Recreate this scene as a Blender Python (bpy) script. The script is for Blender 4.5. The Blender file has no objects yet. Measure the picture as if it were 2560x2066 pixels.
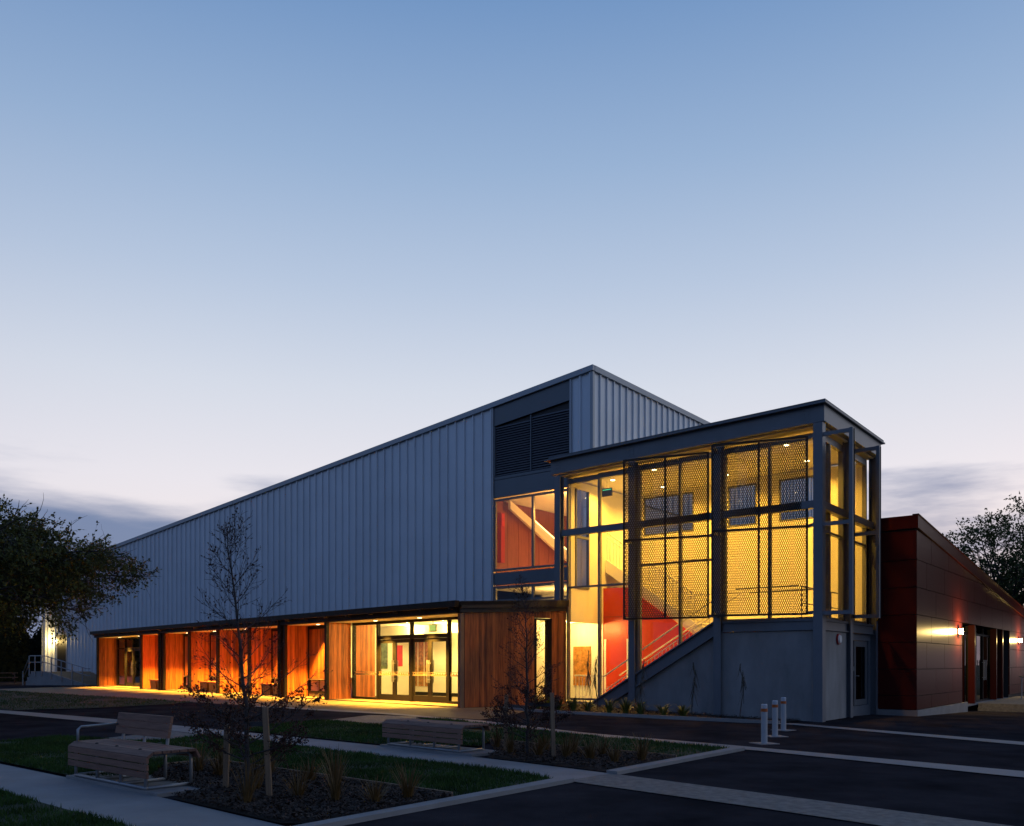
import bpy, bmesh, math, random
import numpy as np
from mathutils import Vector, Matrix, noise
R = math.radians
rnd = random.Random(7)
sc = bpy.context.scene
col = sc.collection

# ------------------------------------------------------------------ camera
cam_d = bpy.data.cameras.new('camera')
cam = bpy.data.objects.new('camera', cam_d)
col.objects.link(cam)
cam.location = (0, 0, 1.5)
cam.rotation_euler = (R(90), 0, 0)
cam_d.sensor_width = 36.0
cam_d.lens = 30.16
cam_d.shift_y = 0.2449
cam_d.clip_end = 3000
sc.camera = cam

# ------------------------------------------------------------------ exposure
vs = sc.view_settings
vs.view_transform = 'Standard'
vs.look = 'None'
vs.exposure = 0.0
vs.gamma = 1.0
vs.use_curve_mapping = False
sc.cycles.use_denoising = True
sc.cycles.max_bounces = 8
sc.cycles.diffuse_bounces = 4
sc.cycles.transparent_max_bounces = 24
sc.cycles.sample_clamp_indirect = 6.0
sc.cycles.caustics_reflective = False
sc.cycles.caustics_refractive = False

# ------------------------------------------------------------------ world: dusk sky
W = bpy.data.worlds.new('World')
sc.world = W
W.use_nodes = True
nt = W.node_tree
nt.nodes.clear()
def N(t, **k):
    n = nt.nodes.new(t)
    for a_, v in k.items():
        setattr(n, a_, v)
    return n
def L(a_, b_):
    nt.links.new(a_, b_)
def math_n(op, a_, b_=None, clamp=False):
    n = N('ShaderNodeMath', operation=op, use_clamp=clamp)
    for i, v in enumerate((a_, b_)):
        if v is None:
            continue
        if isinstance(v, (int, float)):
            n.inputs[i].default_value = v
        else:
            L(v, n.inputs[i])
    return n.outputs[0]
def srgb(r, g_, b_):
    def f(c):
        c /= 255.0
        return c / 12.92 if c <= 0.04045 else ((c + 0.055) / 1.055) ** 2.4
    return (f(r), f(g_), f(b_), 1)
tc = N('ShaderNodeTexCoord')
sep = N('ShaderNodeSeparateXYZ')
L(tc.outputs['Generated'], sep.inputs[0])
ramp = N('ShaderNodeValToRGB')
L(sep.outputs['Z'], ramp.inputs[0])
stops = [(0.0, (248, 230, 226)), (0.10, (246, 232, 231)), (0.20, (233, 229, 236)), (0.30, (212, 218, 231)),
         (0.40, (182, 198, 222)), (0.50, (151, 177, 211)), (0.62, (111, 147, 194)), (0.80, (66, 106, 162)), (1.0, (46, 80, 134))]
cr = ramp.color_ramp
while len(cr.elements) < len(stops):
    cr.elements.new(0.5)
for e_, (p, c_) in zip(cr.elements, stops):
    e_.position = p
    e_.color = srgb(*c_)
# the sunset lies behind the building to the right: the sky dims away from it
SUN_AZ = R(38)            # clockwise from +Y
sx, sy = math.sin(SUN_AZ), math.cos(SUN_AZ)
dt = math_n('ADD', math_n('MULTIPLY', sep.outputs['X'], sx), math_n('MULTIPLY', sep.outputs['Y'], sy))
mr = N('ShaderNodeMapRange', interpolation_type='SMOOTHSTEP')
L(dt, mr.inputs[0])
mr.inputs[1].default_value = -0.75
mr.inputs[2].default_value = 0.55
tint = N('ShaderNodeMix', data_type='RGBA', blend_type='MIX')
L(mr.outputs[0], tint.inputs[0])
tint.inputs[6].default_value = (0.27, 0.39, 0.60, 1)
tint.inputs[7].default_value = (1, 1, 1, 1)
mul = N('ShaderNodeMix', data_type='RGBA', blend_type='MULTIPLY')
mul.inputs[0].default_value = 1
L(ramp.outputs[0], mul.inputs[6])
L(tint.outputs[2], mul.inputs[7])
# thin low clouds, stretched along the horizon
mp = N('ShaderNodeMapping')
mp.inputs['Scale'].default_value = (2.2, 2.2, 13)
mp.inputs['Rotation'].default_value = (0.10, 0.06, 0)
mp.inputs['Location'].default_value = (0.35, 0.0, 0.6)
L(tc.outputs['Generated'], mp.inputs[0])
nz = N('ShaderNodeTexNoise')
nz.inputs['Scale'].default_value = 1.5
nz.inputs['Detail'].default_value = 7
nz.inputs['Roughness'].default_value = 0.52
L(mp.outputs[0], nz.inputs['Vector'])
cm = N('ShaderNodeMapRange', interpolation_type='SMOOTHSTEP')
low = math_n('MULTIPLY', math_n('SUBTRACT', 0.20, sep.outputs['Z']), 1.1)
away = math_n('MULTIPLY', math_n('SUBTRACT', 0.86, dt), 0.16)
L(math_n('ADD', math_n('ADD', nz.outputs['Fac'], low), away), cm.inputs[0])
cm.inputs[1].default_value = 0.54
cm.inputs[2].default_value = 0.77
band = N('ShaderNodeMapRange', interpolation_type='SMOOTHSTEP')
L(math_n('ADD', sep.outputs['Z'], math_n('MULTIPLY', math_n('SUBTRACT', 0.86, dt), 0.13)), band.inputs[0])
band.inputs[1].default_value = 0.26
band.inputs[2].default_value = 0.18
cf = math_n('MULTIPLY', math_n('MULTIPLY', cm.outputs[0], band.outputs[0]), 0.85)
# a cloud bank low down on the side away from the sunset
bz = math_n('ADD', sep.outputs['Z'], math_n('MULTIPLY', math_n('SUBTRACT', nz.outputs['Fac'], 0.5), -0.15))
b1 = N('ShaderNodeMapRange', interpolation_type='SMOOTHSTEP')
L(bz, b1.inputs[0])
b1.inputs[1].default_value = 0.212
b1.inputs[2].default_value = 0.162
b2 = N('ShaderNodeMapRange', interpolation_type='SMOOTHSTEP')
L(dt, b2.inputs[0])
b2.inputs[1].default_value = 0.78
b2.inputs[2].default_value = 0.48
cf = math_n('MAXIMUM', cf, math_n('MULTIPLY', math_n('MULTIPLY', b1.outputs[0], b2.outputs[0]), 1.0))
cl = N('ShaderNodeMix', data_type='RGBA', blend_type='MULTIPLY')
L(cf, cl.inputs[0])
L(mul.outputs[2], cl.inputs[6])
cl.inputs[7].default_value = (0.22, 0.31, 0.49, 1)
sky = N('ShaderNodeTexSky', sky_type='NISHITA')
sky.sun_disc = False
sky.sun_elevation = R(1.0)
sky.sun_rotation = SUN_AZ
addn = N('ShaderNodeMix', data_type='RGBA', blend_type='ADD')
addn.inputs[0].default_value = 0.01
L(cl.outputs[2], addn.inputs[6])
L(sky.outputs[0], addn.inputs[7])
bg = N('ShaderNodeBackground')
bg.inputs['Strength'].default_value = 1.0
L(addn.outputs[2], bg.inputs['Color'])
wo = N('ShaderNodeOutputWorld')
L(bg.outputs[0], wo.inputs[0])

# ------------------------------------------------------------------ sun, already down: very weak and soft
sl = bpy.data.lights.new('sun', 'SUN')
sl.energy = 0.04
sl.angle = R(12)
sl.color = (1, 0.78, 0.6)
so = bpy.data.objects.new('sun', sl)
col.objects.link(so)
so.rotation_euler = Vector((-sx * math.cos(R(4)), -sy * math.cos(R(4)), -math.sin(R(4)))).to_track_quat('-Z', 'Y').to_euler()
so.location = (30, 40, 10)

# ------------------------------------------------------------------ materials
M = {}
def mat(name, base=(0.5, 0.5, 0.5), rough=0.6, metal=0.0, var=0.0, vscale=3.0, bump=0.0, bscale=40.0, emit=None, estr=0.0,
        stretch=(1, 1, 1), rand=0.0, spec=0.5, dark=None, coord='Object'):
    m = bpy.data.materials.new(name)
    m.use_nodes = True
    t = m.node_tree
    p = t.nodes['Principled BSDF']
    p.inputs['Roughness'].default_value = rough
    p.inputs['Metallic'].default_value = metal
    p.inputs['Specular IOR Level'].default_value = spec
    p.inputs['Base Color'].default_value = (*base, 1)
    if emit:
        p.inputs['Emission Color'].default_value = (*emit, 1)
        p.inputs['Emission Strength'].default_value = estr
    tcn = t.nodes.new('ShaderNodeTexCoord')
    mpn = t.nodes.new('ShaderNodeMapping')
    mpn.inputs['Scale'].default_value = stretch
    t.links.new(tcn.outputs[coord], mpn.inputs[0])
    if var > 0 or rand > 0:
        nn = t.nodes.new('ShaderNodeTexNoise')
        nn.inputs['Scale'].default_value = vscale
        nn.inputs['Detail'].default_value = 6
        nn.inputs['Roughness'].default_value = 0.6
        t.links.new(mpn.outputs[0], nn.inputs['Vector'])
        mx = t.nodes.new('ShaderNodeMix')
        mx.data_type = 'RGBA'
        d_ = dark or tuple(c * (1 - var) for c in base)
        l_ = tuple(min(1, c * (1 + var * 0.7)) for c in base)
        mx.inputs[6].default_value = (*d_, 1)
        mx.inputs[7].default_value = (*l_, 1)
        rm = t.nodes.new('ShaderNodeMapRange')
        rm.inputs[1].default_value = 0.3
        rm.inputs[2].default_value = 0.7
        t.links.new(nn.outputs['Fac'], rm.inputs[0])
        fac = rm.outputs[0]
        if rand > 0:
            oi = t.nodes.new('ShaderNodeObjectInfo')
            mm = t.nodes.new('ShaderNodeMath')
            mm.operation = 'MULTIPLY_ADD'
            t.links.new(oi.outputs['Random'], mm.inputs[0])
            mm.inputs[1].default_value = rand
            mm.inputs[2].default_value = -rand * 0.5
            ad = t.nodes.new('ShaderNodeMath')
            ad.use_clamp = True
            t.links.new(fac, ad.inputs[0])
            t.links.new(mm.outputs[0], ad.inputs[1])
            fac = ad.outputs[0]
        t.links.new(fac, mx.inputs[0])
        t.links.new(mx.outputs[2], p.inputs['Base Color'])
    if bump > 0:
        bn = t.nodes.new('ShaderNodeTexNoise')
        bn.inputs['Scale'].default_value = bscale
        bn.inputs['Detail'].default_value = 5
        t.links.new(mpn.outputs[0], bn.inputs['Vector'])
        bb = t.nodes.new('ShaderNodeBump')
        bb.inputs['Strength'].default_value = bump
        bb.inputs['Distance'].default_value = 0.02
        t.links.new(bn.outputs['Fac'], bb.inputs['Height'])
        t.links.new(bb.outputs[0], p.inputs['Normal'])
    M[name] = m
    return m
mat('asphalt', (0.0420, 0.0365, 0.0385), 0.9, var=0.45, vscale=0.8, bump=0.6, bscale=90, spec=0.0)
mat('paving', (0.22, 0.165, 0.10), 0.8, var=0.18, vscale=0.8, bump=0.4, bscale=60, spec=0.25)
mat('concrete', (0.27, 0.26, 0.25), 0.8, var=0.16, vscale=1.4, bump=0.3, bscale=50, spec=0.3)
mat('aggregate', (0.20, 0.185, 0.165), 0.85, var=0.35, vscale=9, bump=0.5, bscale=60, spec=0.3)
mat('precast', (0.26, 0.255, 0.25), 0.75, var=0.26, vscale=1.3, stretch=(1, 1, .45), bump=0.15, bscale=25)
mat('soil', (0.022, 0.015, 0.010), 0.95, var=0.4, vscale=12, bump=0.8, bscale=40)
mat('bark_chip', (0.055, 0.034, 0.023), 0.9, var=0.6, vscale=8)
mat('lawn', (0.020, 0.035, 0.010), 0.95, var=0.4, vscale=3, bump=0.8, bscale=70)
mat('grass', (0.032, 0.072, 0.012), 0.75, var=0.5, vscale=1.2, spec=0.2)
mat('cladding', (0.64, 0.68, 0.72), 0.40, metal=0.2, var=0.07, vscale=0.5, bump=0.12, bscale=1.6, rand=0.5)
mat('trim', (0.38, 0.40, 0.42), 0.42, metal=0.2, var=0.05)
mat('flat_panel', (0.13, 0.15, 0.17), 0.40, metal=0.2, var=0.06, vscale=0.5)
mat('louver', (0.02, 0.02, 0.024), 0.55, var=0.1)
mat('slat', (0.16, 0.165, 0.18), 0.5, var=0.1)
mat('steel', (0.15, 0.165, 0.185), 0.42, metal=0.1, var=0.10, vscale=1.5)
mat('frame', (0.060, 0.062, 0.066), 0.4, metal=0.2, var=0.08)
mat('frame_grey', (0.17, 0.18, 0.19), 0.4, metal=0.2, var=0.08)
mat('bronze', (0.045, 0.034, 0.022), 0.5, metal=0.1, var=0.15, vscale=1)
mat('black_frame', (0.012, 0.010, 0.009), 0.55, var=0.1, spec=0.18)
mat('roofing', (0.10, 0.11, 0.12), 0.5, metal=0.3, var=0.1)
mat('cedar', (0.44, 0.125, 0.026), 0.55, dark=(0.17, 0.042, 0.010), var=0.42, vscale=5, stretch=(6, 6, 0.35), rand=0.9, bump=0.1, bscale=12)
mat('bench_timber', (0.25, 0.128, 0.085), 0.75, var=0.3, vscale=6, stretch=(0.5, 5, 5), rand=0.6, bump=0.2, bscale=15)
mat('dark_timber', (0.13, 0.045, 0.02), 0.55, var=0.3, vscale=5, stretch=(6, 6, 0.4), rand=0.5)
mat('wall_timber', (0.20, 0.062, 0.04), 0.5, var=0.25, vscale=4, stretch=(5, 5, 0.5), rand=0.3)
mat('stake_timber', (0.25, 0.165, 0.10), 0.8, var=0.25, vscale=6, stretch=(5, 5, 0.6), bump=0.2)
mat('galvanised', (0.33, 0.34, 0.35), 0.45, metal=0.4, var=0.12, vscale=6)
mat('plaster', (0.80, 0.78, 0.72), 0.8, var=0.03)
mat('ceiling', (0.78, 0.76, 0.70), 0.85, var=0.03)
mat('red_wall', (0.55, 0.034, 0.004), 0.35, var=0.06, vscale=1)
mat('red_panel', (0.075, 0.0115, 0.0095), 0.30, var=0.10, vscale=0.7, rand=0.5, spec=0.07)
mat('white_paint', (0.78, 0.76, 0.72), 0.45, var=0.04)
mat('mesh_metal', (0.045, 0.036, 0.026), 0.55, metal=0.2, var=0.15, spec=0.3)
mat('trunk', (0.055, 0.045, 0.038), 0.9, var=0.4, vscale=14, bump=0.4)
mat('young_bark', (0.05, 0.042, 0.040), 0.85, var=0.4, vscale=20)
mat('leaf_left', (0.11, 0.112, 0.026), 0.6, var=0.5, vscale=1.4, spec=0.2)
mat('leaf_young', (0.075, 0.036, 0.026), 0.65, var=0.5, vscale=2.5, spec=0.2)
mat('leaf_right', (0.085, 0.105, 0.030), 0.6, var=0.5, vscale=0.5, spec=0.2)
mat('leaf_hedge', (0.012, 0.016, 0.007), 0.8, var=0.4, vscale=1, spec=0.1)
mat('flax', (0.13, 0.15, 0.030), 0.55, var=0.4, vscale=4)
mat('tussock', (0.16, 0.085, 0.018), 0.65, var=0.45, vscale=5)
mat('lancewood', (0.060, 0.050, 0.032), 0.7, var=0.4, vscale=5)
mat('bollard_white', (0.42, 0.43, 0.44), 0.4, var=0.06)
mat('bollard_orange', (0.45, 0.10, 0.015), 0.4)
mat('bollard_cap', (0.50, 0.52, 0.55), 0.2)
mat('dark_room', (0.03, 0.026, 0.022), 0.7)
mat('artwork_wood', (0.40, 0.17, 0.04), 0.6, var=0.7, vscale=9)
mat('art_a', (0.10, 0.14, 0.09), 0.6, var=0.95, vscale=7)
mat('art_b', (0.36, 0.16, 0.05), 0.6, var=0.95, vscale=11)
mat('art_red', (0.55, 0.04, 0.03), 0.6, var=0.3)
mat('sign_dark', (0.03, 0.035, 0.033), 0.4)
mat('lamp_glow', (1, 1, 1), 0.4, emit=(1, 0.80, 0.42), estr=14)
mat('wall_lamp_glow', (1, 1, 1), 0.4, emit=(1, 0.74, 0.30), estr=60)
mat('sign_glow', (0.2, 0.5, 0.3), 0.4, emit=(0.55, 0.72, 0.12), estr=0.8)
mat('sign_glow_edge', (0.2, 0.6, 0.4), 0.4, emit=(0.05, 0.75, 0.35), estr=0.9)
mat('strip_glow', (1, 1, 1), 0.4, emit=(1, 0.66, 0.22), estr=3.0)
mat('alarm_red', (0.35, 0.02, 0.02), 0.4)
def glass(name, tint_=(1, 1, 1), ior=1.45, dirty=0.0):
    m = bpy.data.materials.new(name)
    m.use_nodes = True
    t = m.node_tree
    t.nodes.clear()
    o = t.nodes.new('ShaderNodeOutputMaterial')
    tr = t.nodes.new('ShaderNodeBsdfTransparent')
    tr.inputs[0].default_value = (*tint_, 1)
    gl = t.nodes.new('ShaderNodeBsdfGlossy')
    gl.inputs['Roughness'].default_value = 0.01
    fr = t.nodes.new('ShaderNodeFresnel')
    ge = t.nodes.new('ShaderNodeNewGeometry')
    io = t.nodes.new('ShaderNodeMapRange')      # same reflectance on both faces of a thin pane
    io.inputs[3].default_value = ior
    io.inputs[4].default_value = 1 / ior
    t.links.new(ge.outputs['Backfacing'], io.inputs[0])
    t.links.new(io.outputs[0], fr.inputs[0])
    mx = t.nodes.new('ShaderNodeMixShader')
    t.links.new(fr.outputs[0], mx.inputs[0])
    t.links.new(tr.outputs[0], mx.inputs[1])
    t.links.new(gl.outputs[0], mx.inputs[2])
    t.links.new(mx.outputs[0], o.inputs[0])
    M[name] = m
glass('glass')
glass('glass_dark', (0.25, 0.25, 0.25), 1.6)
glass('glass_band', (0.72, 0.66, 0.5), 1.45)

# ------------------------------------------------------------------ object helpers
def link(o, parent=None):
    col.objects.link(o)
    if parent is not None:
        o.parent = parent
    return o
def thing(name, label, cat, loc=(0, 0, 0), rz=0.0, group=None):
    o = bpy.data.objects.new(name, None)
    o.empty_display_size = 0.2
    o.location = loc
    o.rotation_euler = (0, 0, rz)
    o['label'] = label
    o['category'] = cat
    if group:
        o['group'] = group
    return link(o)
def tag(o, label=None, cat=None, group=None, kind=None):
    if label: o['label'] = label
    if cat: o['category'] = cat
    if group: o['group'] = group
    if kind: o['kind'] = kind
    return o
class MB:
    """collects faces for one mesh"""
    def __init__(self):
        self.v = []
        self.f = []
    def prism(self, base, top):
        n = len(base)
        i = len(self.v)
        self.v += [tuple(p) for p in base] + [tuple(p) for p in top]
        self.f.append(tuple(i + k for k in reversed(range(n))))
        self.f.append(tuple(i + n + k for k in range(n)))
        for k in range(n):
            self.f.append((i + k, i + (k + 1) % n, i + n + (k + 1) % n, i + n + k))
        return self
    def box(self, x0, x1, y0, y1, z0, z1):
        b_ = [(x0, y0), (x1, y0), (x1, y1), (x0, y1)]
        return self.prism([(x, y, z0) for x, y in b_], [(x, y, z1) for x, y in b_])
    def seg(self, p, q, t0, t1, z0, z1):
        """upright box along p->q, thickness from t0 to t1 to the left of p->q; z0/z1 number or (at p, at q)"""
        z0 = z0 if isinstance(z0, (tuple, list)) else (z0, z0)
        z1 = z1 if isinstance(z1, (tuple, list)) else (z1, z1)
        dx, dy = q[0] - p[0], q[1] - p[1]
        l_ = math.hypot(dx, dy)
        nx, ny = -dy / l_, dx / l_
        c_ = [(p[0] + nx * t0, p[1] + ny * t0), (q[0] + nx * t0, q[1] + ny * t0), (q[0] + nx * t1, q[1] + ny * t1), (p[0] + nx * t1, p[1] + ny * t1)]
        zb = (z0[0], z0[1], z0[1], z0[0])
        zt = (z1[0], z1[1], z1[1], z1[0])
        return self.prism([(x, y, z) for (x, y), z in zip(c_, zb)], [(x, y, z) for (x, y), z in zip(c_, zt)])
    def xz(self, pts, y0, y1):
        """polygon given in the x-z plane (ccw seen from -y), extruded in y"""
        return self.prism([(x, y0, z) for x, z in reversed(pts)], [(x, y1, z) for x, z in reversed(pts)])
    def tube(self, pts, r, n=8, cap=True):
        pts = [Vector(p) for p in pts]
        rr = r if isinstance(r, (list, tuple)) else [r] * len(pts)
        i0 = len(self.v)
        up = Vector((0, 0, 1))
        for k, p in enumerate(pts):
            d_ = (pts[min(k + 1, len(pts) - 1)] - pts[max(k - 1, 0)]).normalized()
            a_ = d_.cross(up if abs(d_.z) < 0.95 else Vector((1, 0, 0))).normalized()
            b_ = d_.cross(a_)
            for j in range(n):
                t = 2 * math.pi * j / n
                self.v.append(tuple(p + (a_ * math.cos(t) + b_ * math.sin(t)) * rr[k]))
        for k in range(len(pts) - 1):
            for j in range(n):
                self.f.append((i0 + k * n + j, i0 + k * n + (j + 1) % n, i0 + (k + 1) * n + (j + 1) % n, i0 + (k + 1) * n + j))
        if cap:
            self.f.append(tuple(i0 + j for j in reversed(range(n))))
            self.f.append(tuple(i0 + (len(pts) - 1) * n + j for j in range(n)))
        return self
    def lathe(self, prof, n=20, c=(0, 0)):
        i0 = len(self.v)
        for r, z in prof:
            for j in range(n):
                t = 2 * math.pi * j / n
                self.v.append((c[0] + r * math.cos(t), c[1] + r * math.sin(t), z))
        for k in range(len(prof) - 1):
            for j in range(n):
                self.f.append((i0 + k * n + j, i0 + k * n + (j + 1) % n, i0 + (k + 1) * n + (j + 1) % n, i0 + (k + 1) * n + j))
        self.f.append(tuple(i0 + j for j in reversed(range(n))))
        self.f.append(tuple(i0 + (len(prof) - 1) * n + j for j in range(n)))
        return self
    def build(self, name, m, parent=None, smooth=False, loc=None, bevel=0.0):
        me = bpy.data.meshes.new(name)
        me.from_pydata(self.v, [], self.f)
        bm = bmesh.new()
        bm.from_mesh(me)
        bmesh.ops.recalc_face_normals(bm, faces=bm.faces)
        if bevel > 0:
            bmesh.ops.bevel(bm, geom=list(bm.edges), offset=bevel, segments=1, affect='EDGES', profile=0.5)
        bm.to_mesh(me)
        bm.free()
        me.materials.append(M[m])
        if smooth:
            for p in me.polygons:
                p.use_smooth = True
        o = bpy.data.objects.new(name, me)
        if loc:
            o.location = loc
        return link(o, parent)
def box(name, m, parent, x0, x1, y0, y1, z0, z1, bevel=0.0):
    return MB().box(min(x0, x1), max(x0, x1), min(y0, y1), max(y0, y1), z0, z1).build(name, m, parent, bevel=bevel)
def np_mesh(name, verts, faces, m, parent=None, nper=4):
    me = bpy.data.meshes.new(name)
    verts = np.asarray(verts, dtype=np.float32)
    faces = np.asarray(faces, dtype=np.int32)
    me.vertices.add(len(verts))
    me.vertices.foreach_set('co', verts.ravel())
    me.loops.add(faces.size)
    me.loops.foreach_set('vertex_index', faces.ravel())
    me.polygons.add(len(faces))
    me.polygons.foreach_set('loop_start', np.arange(0, faces.size, nper, dtype=np.int32))
    me.update(calc_edges=True)
    me.materials.append(M[m])
    o = bpy.data.objects.new(name, me)
    return link(o, parent)
def light(name, kind, loc, energy, color, parent=None, size=0.05, spot=None, blend=0.6, rot=None):
    d_ = bpy.data.lights.new(name, kind)
    d_.energy = energy
    d_.color = color
    if kind == 'SPOT':
        d_.spot_size = R(spot)
        d_.spot_blend = blend
    d_.shadow_soft_size = size
    o = bpy.data.objects.new(name, d_)
    o.location = loc
    if rot:
        o.rotation_euler = rot
    return link(o, parent)

# ------------------------------------------------------------------ site frames (metres, camera above the origin, +Y into the picture)
AX = (-.7826, .6225)      # along the long hall wall, to the left and away
BX = (.6225, .7826)       # square to it, to the right and away
T = (7.95, 22.19)         # near corner of the stair tower
ROT = math.atan2(-AX[1], -AX[0])
def tw(x, y, z=0.0, o=T):
    return (o[0] - AX[0] * x + BX[0] * y, o[1] - AX[1] * x + BX[1] * y, z)
Q = tw(-9.724, 4.2)[:2]   # tall corner of the hall
K = (-1.5, 25.12)         # near corner of the timber entrance wing
CX, DX = (-.681, .7323), (.7323, .681)
ROTC = math.atan2(-CX[1], -CX[0])
def cw(x, y, z=0.0):
    return (K[0] - CX[0] * x + DX[0] * y, K[1] - CX[1] * x + DX[1] * y, z)
def to_c(wx, wy):
    rx, ry = wx - K[0], wy - K[1]
    return (-(rx * CX[0] + ry * CX[1]), rx * DX[0] + ry * DX[1])
RW = tw(1.2, 4.85)[:2]    # near corner of the red wing
def clamp01(t):
    return max(0.0, min(1.0, t))
def ground_z(x, y):
    """gentle rise to the timber entrance, gentle fall beside the red wing"""
    cx_, cy_ = to_c(x, y)
    z = .2 * (1 - clamp01((-cy_ - .8) / 6.0)) * clamp01((-cx_ + 7) / 6.5)
    s_ = (x - T[0]) * AX[0] + (y - T[1]) * AX[1]
    u_ = (x - T[0]) * BX[0] + (y - T[1]) * BX[1]
    return z - .025 * max(0.0, min(u_ - 3, 12)) * clamp01((4 - s_) / 5.0)

# ------------------------------------------------------------------ ground
def sheet(name, poly, m, off, step=0.7, kind='structure', bumpy=0.0, thick=0.0):
    bm = bmesh.new()
    bm.faces.new([bm.verts.new((x, y, 0)) for x, y in poly])
    xs = [p[0] for p in poly]
    ys = [p[1] for p in poly]
    for ax, lo, hi in ((0, min(xs), max(xs)), (1, min(ys), max(ys))):
        v = math.floor(lo / step) * step + step
        while v < hi:
            co = Vector((v, 0, 0)) if ax == 0 else Vector((0, v, 0))
            no = Vector((1, 0, 0)) if ax == 0 else Vector((0, 1, 0))
            bmesh.ops.bisect_plane(bm, geom=bm.verts[:] + bm.edges[:] + bm.faces[:], plane_co=co, plane_no=no)
            v += step
    bmesh.ops.triangulate(bm, faces=bm.faces[:])
    edge = {v for e in bm.edges if e.is_boundary for v in e.verts}
    for v in bm.verts:
        z = ground_z(v.co.x, v.co.y) + off
        if bumpy and v not in edge:
            z += bumpy * (0.5 + noise.noise(Vector((v.co.x * 1.3, v.co.y * 1.3, 3.0))))
        v.co.z = z
    if thick:
        be = [e for e in bm.edges if e.is_boundary]
        r_ = bmesh.ops.extrude_edge_only(bm, edges=be)
        for g in r_['geom']:
            if isinstance(g, bmesh.types.BMVert):
                g.co.z -= thick
    bmesh.ops.recalc_face_normals(bm, faces=bm.faces)
    me = bpy.data.meshes.new(name)
    bm.to_mesh(me)
    bm.free()
    up = sum(p.normal.z for p in me.polygons)
    if up < 0:
        me.flip_normals()
    me.materials.append(M[m])
    o = bpy.data.objects.new(name, me)
    o['kind'] = kind
    return link(o)
g0 = MB()
g0.v = [(-900, -300, -.42), (900, -300, -.42), (900, 1500, -.42), (-900, 1500, -.42)]
g0.f = [(0, 1, 2, 3)]
tag(g0.build('ground', 'lawn'), kind='structure')
def asphalt():
    xs = np.arange(-46, 30.01, 0.5)
    ys = np.arange(2, 72.01, 0.5)
    v = [(x, y, ground_z(x, y)) for y in ys for x in xs]
    n = len(xs)
    f = [(j * n + i, j * n + i + 1, (j + 1) * n + i + 1, (j + 1) * n + i) for j in range(len(ys) - 1) for i in range(n - 1)]
    o = np_mesh('asphalt', v, f, 'asphalt')
    o['kind'] = 'structure'
asphalt()
PATH2 = [(-22.0, 31.6), (-15.41, 26.85), (-10.73, 23.1), (-6.73, 19.5), (-5.08, 18.03), (-2.42, 15.62), (0.12, 12.97), (1.33, 11.66),
         (0.70, 10.92), (0.11, 11.63), (-4.31, 15.85), (-5.93, 17.49), (-7.52, 19.04), (-10.14, 21.5), (-15.48, 25.95), (-22.2, 30.9)]
sheet('path', PATH2, 'concrete', .012)
sheet('path', [(-12.0, 17.0), (-7.62, 12.77), (-5.8, 11.21), (-3.93, 9.58), (-2.14, 7.92), (-1.2, 6.95), (-2.7, 6.95), (-3.64, 7.92), (-5.98, 10.02), (-10.6, 14.2)], 'concrete', .012)
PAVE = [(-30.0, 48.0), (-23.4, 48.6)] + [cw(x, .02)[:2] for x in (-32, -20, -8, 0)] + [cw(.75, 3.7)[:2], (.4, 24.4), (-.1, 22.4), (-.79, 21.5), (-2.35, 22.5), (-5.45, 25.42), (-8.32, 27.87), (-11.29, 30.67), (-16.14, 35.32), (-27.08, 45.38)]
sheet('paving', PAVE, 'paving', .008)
sheet('pavement_strip', [(1.33, 11.66), (2.86, 9.9), (4.66, 7.81), (6.6, 5.5), (5.6, 5.2), (4.17, 6.99), (2.56, 8.87), (0.70, 10.92)], 'aggregate', .012)
STRIP3 = [(-8.32, 27.87), (-5.45, 25.42), (-2.35, 22.45), (-0.79, 21.2), (1.46, 18.6), (4.03, 15.64), (7.08, 11.87), (10.2, 8.1), (9.8, 7.6), (6.66, 11.25), (4.21, 14.69), (3.87, 14.99), (0.88, 18.5), (-0.18, 19.84), (-1.47, 21.3), (-5.26, 24.7), (-8.25, 27.5)]
sheet('pavement_strip', STRIP3, 'concrete', .016)
sheet('pavement_strip', [(6.75, 21.55), (7.07, 21.4), (9.75, 16.33), (13.5, 9.5), (13.0, 9.2), (9.34, 15.75), (6.85, 20.95), (6.45, 21.25)], 'concrete', .014)
sheet('kerb', [(-2.5, 7.0), (-1.78, 7.92), (0.6, 10.98), (0.79, 10.87), (-1.62, 7.88), (-2.3, 7.0)], 'concrete', .05, thick=.08)
sheet('kerb', [(1.29, 11.7), (3.87, 14.97), (4.03, 14.85), (1.42, 11.56)], 'concrete', .05, thick=.08)
sheet('path', [(-4.73, 21.51), (-3.8, 22.93), (-2.5, 22.3), (-2.23, 21.42), (-2.99, 20.07)], 'aggregate', .010)
sheet('path', [(-8.31, 16.93), (-7.52, 19.04), (-6.26, 17.68), (-6.65, 16.5)], 'aggregate', .008)
GARDEN_CURB = [(-.25, 25.35), (.3, 24.3), (1.15, 23.86), (6.69, 21.45)]
BED3 = [(.05, 25.9), (.35, 24.35), (1.17, 23.93), (6.66, 21.55), (7.3, 22.0), (7.6, 22.55), (1.78, 27.0)]
sheet('planting_bed', BED3, 'soil', .03, bumpy=.03)
kb = MB()
for p, q in zip(GARDEN_CURB, GARDEN_CURB[1:]):
    kb.seg(p, q, 0, .1, (ground_z(*p) - .02, ground_z(*q) - .02), (ground_z(*p) + .07, ground_z(*q) + .07))
tag(kb.build('kerb', 'concrete'), kind='structure')
BED1 = [(-3.50, 9.85), (-3.75, 9.45), (-2.14, 7.96), (-1.80, 7.96), (-0.64, 9.44), (-4.46, 12.82), (-4.96, 12.23), (-4.6, 10.95)]
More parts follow.
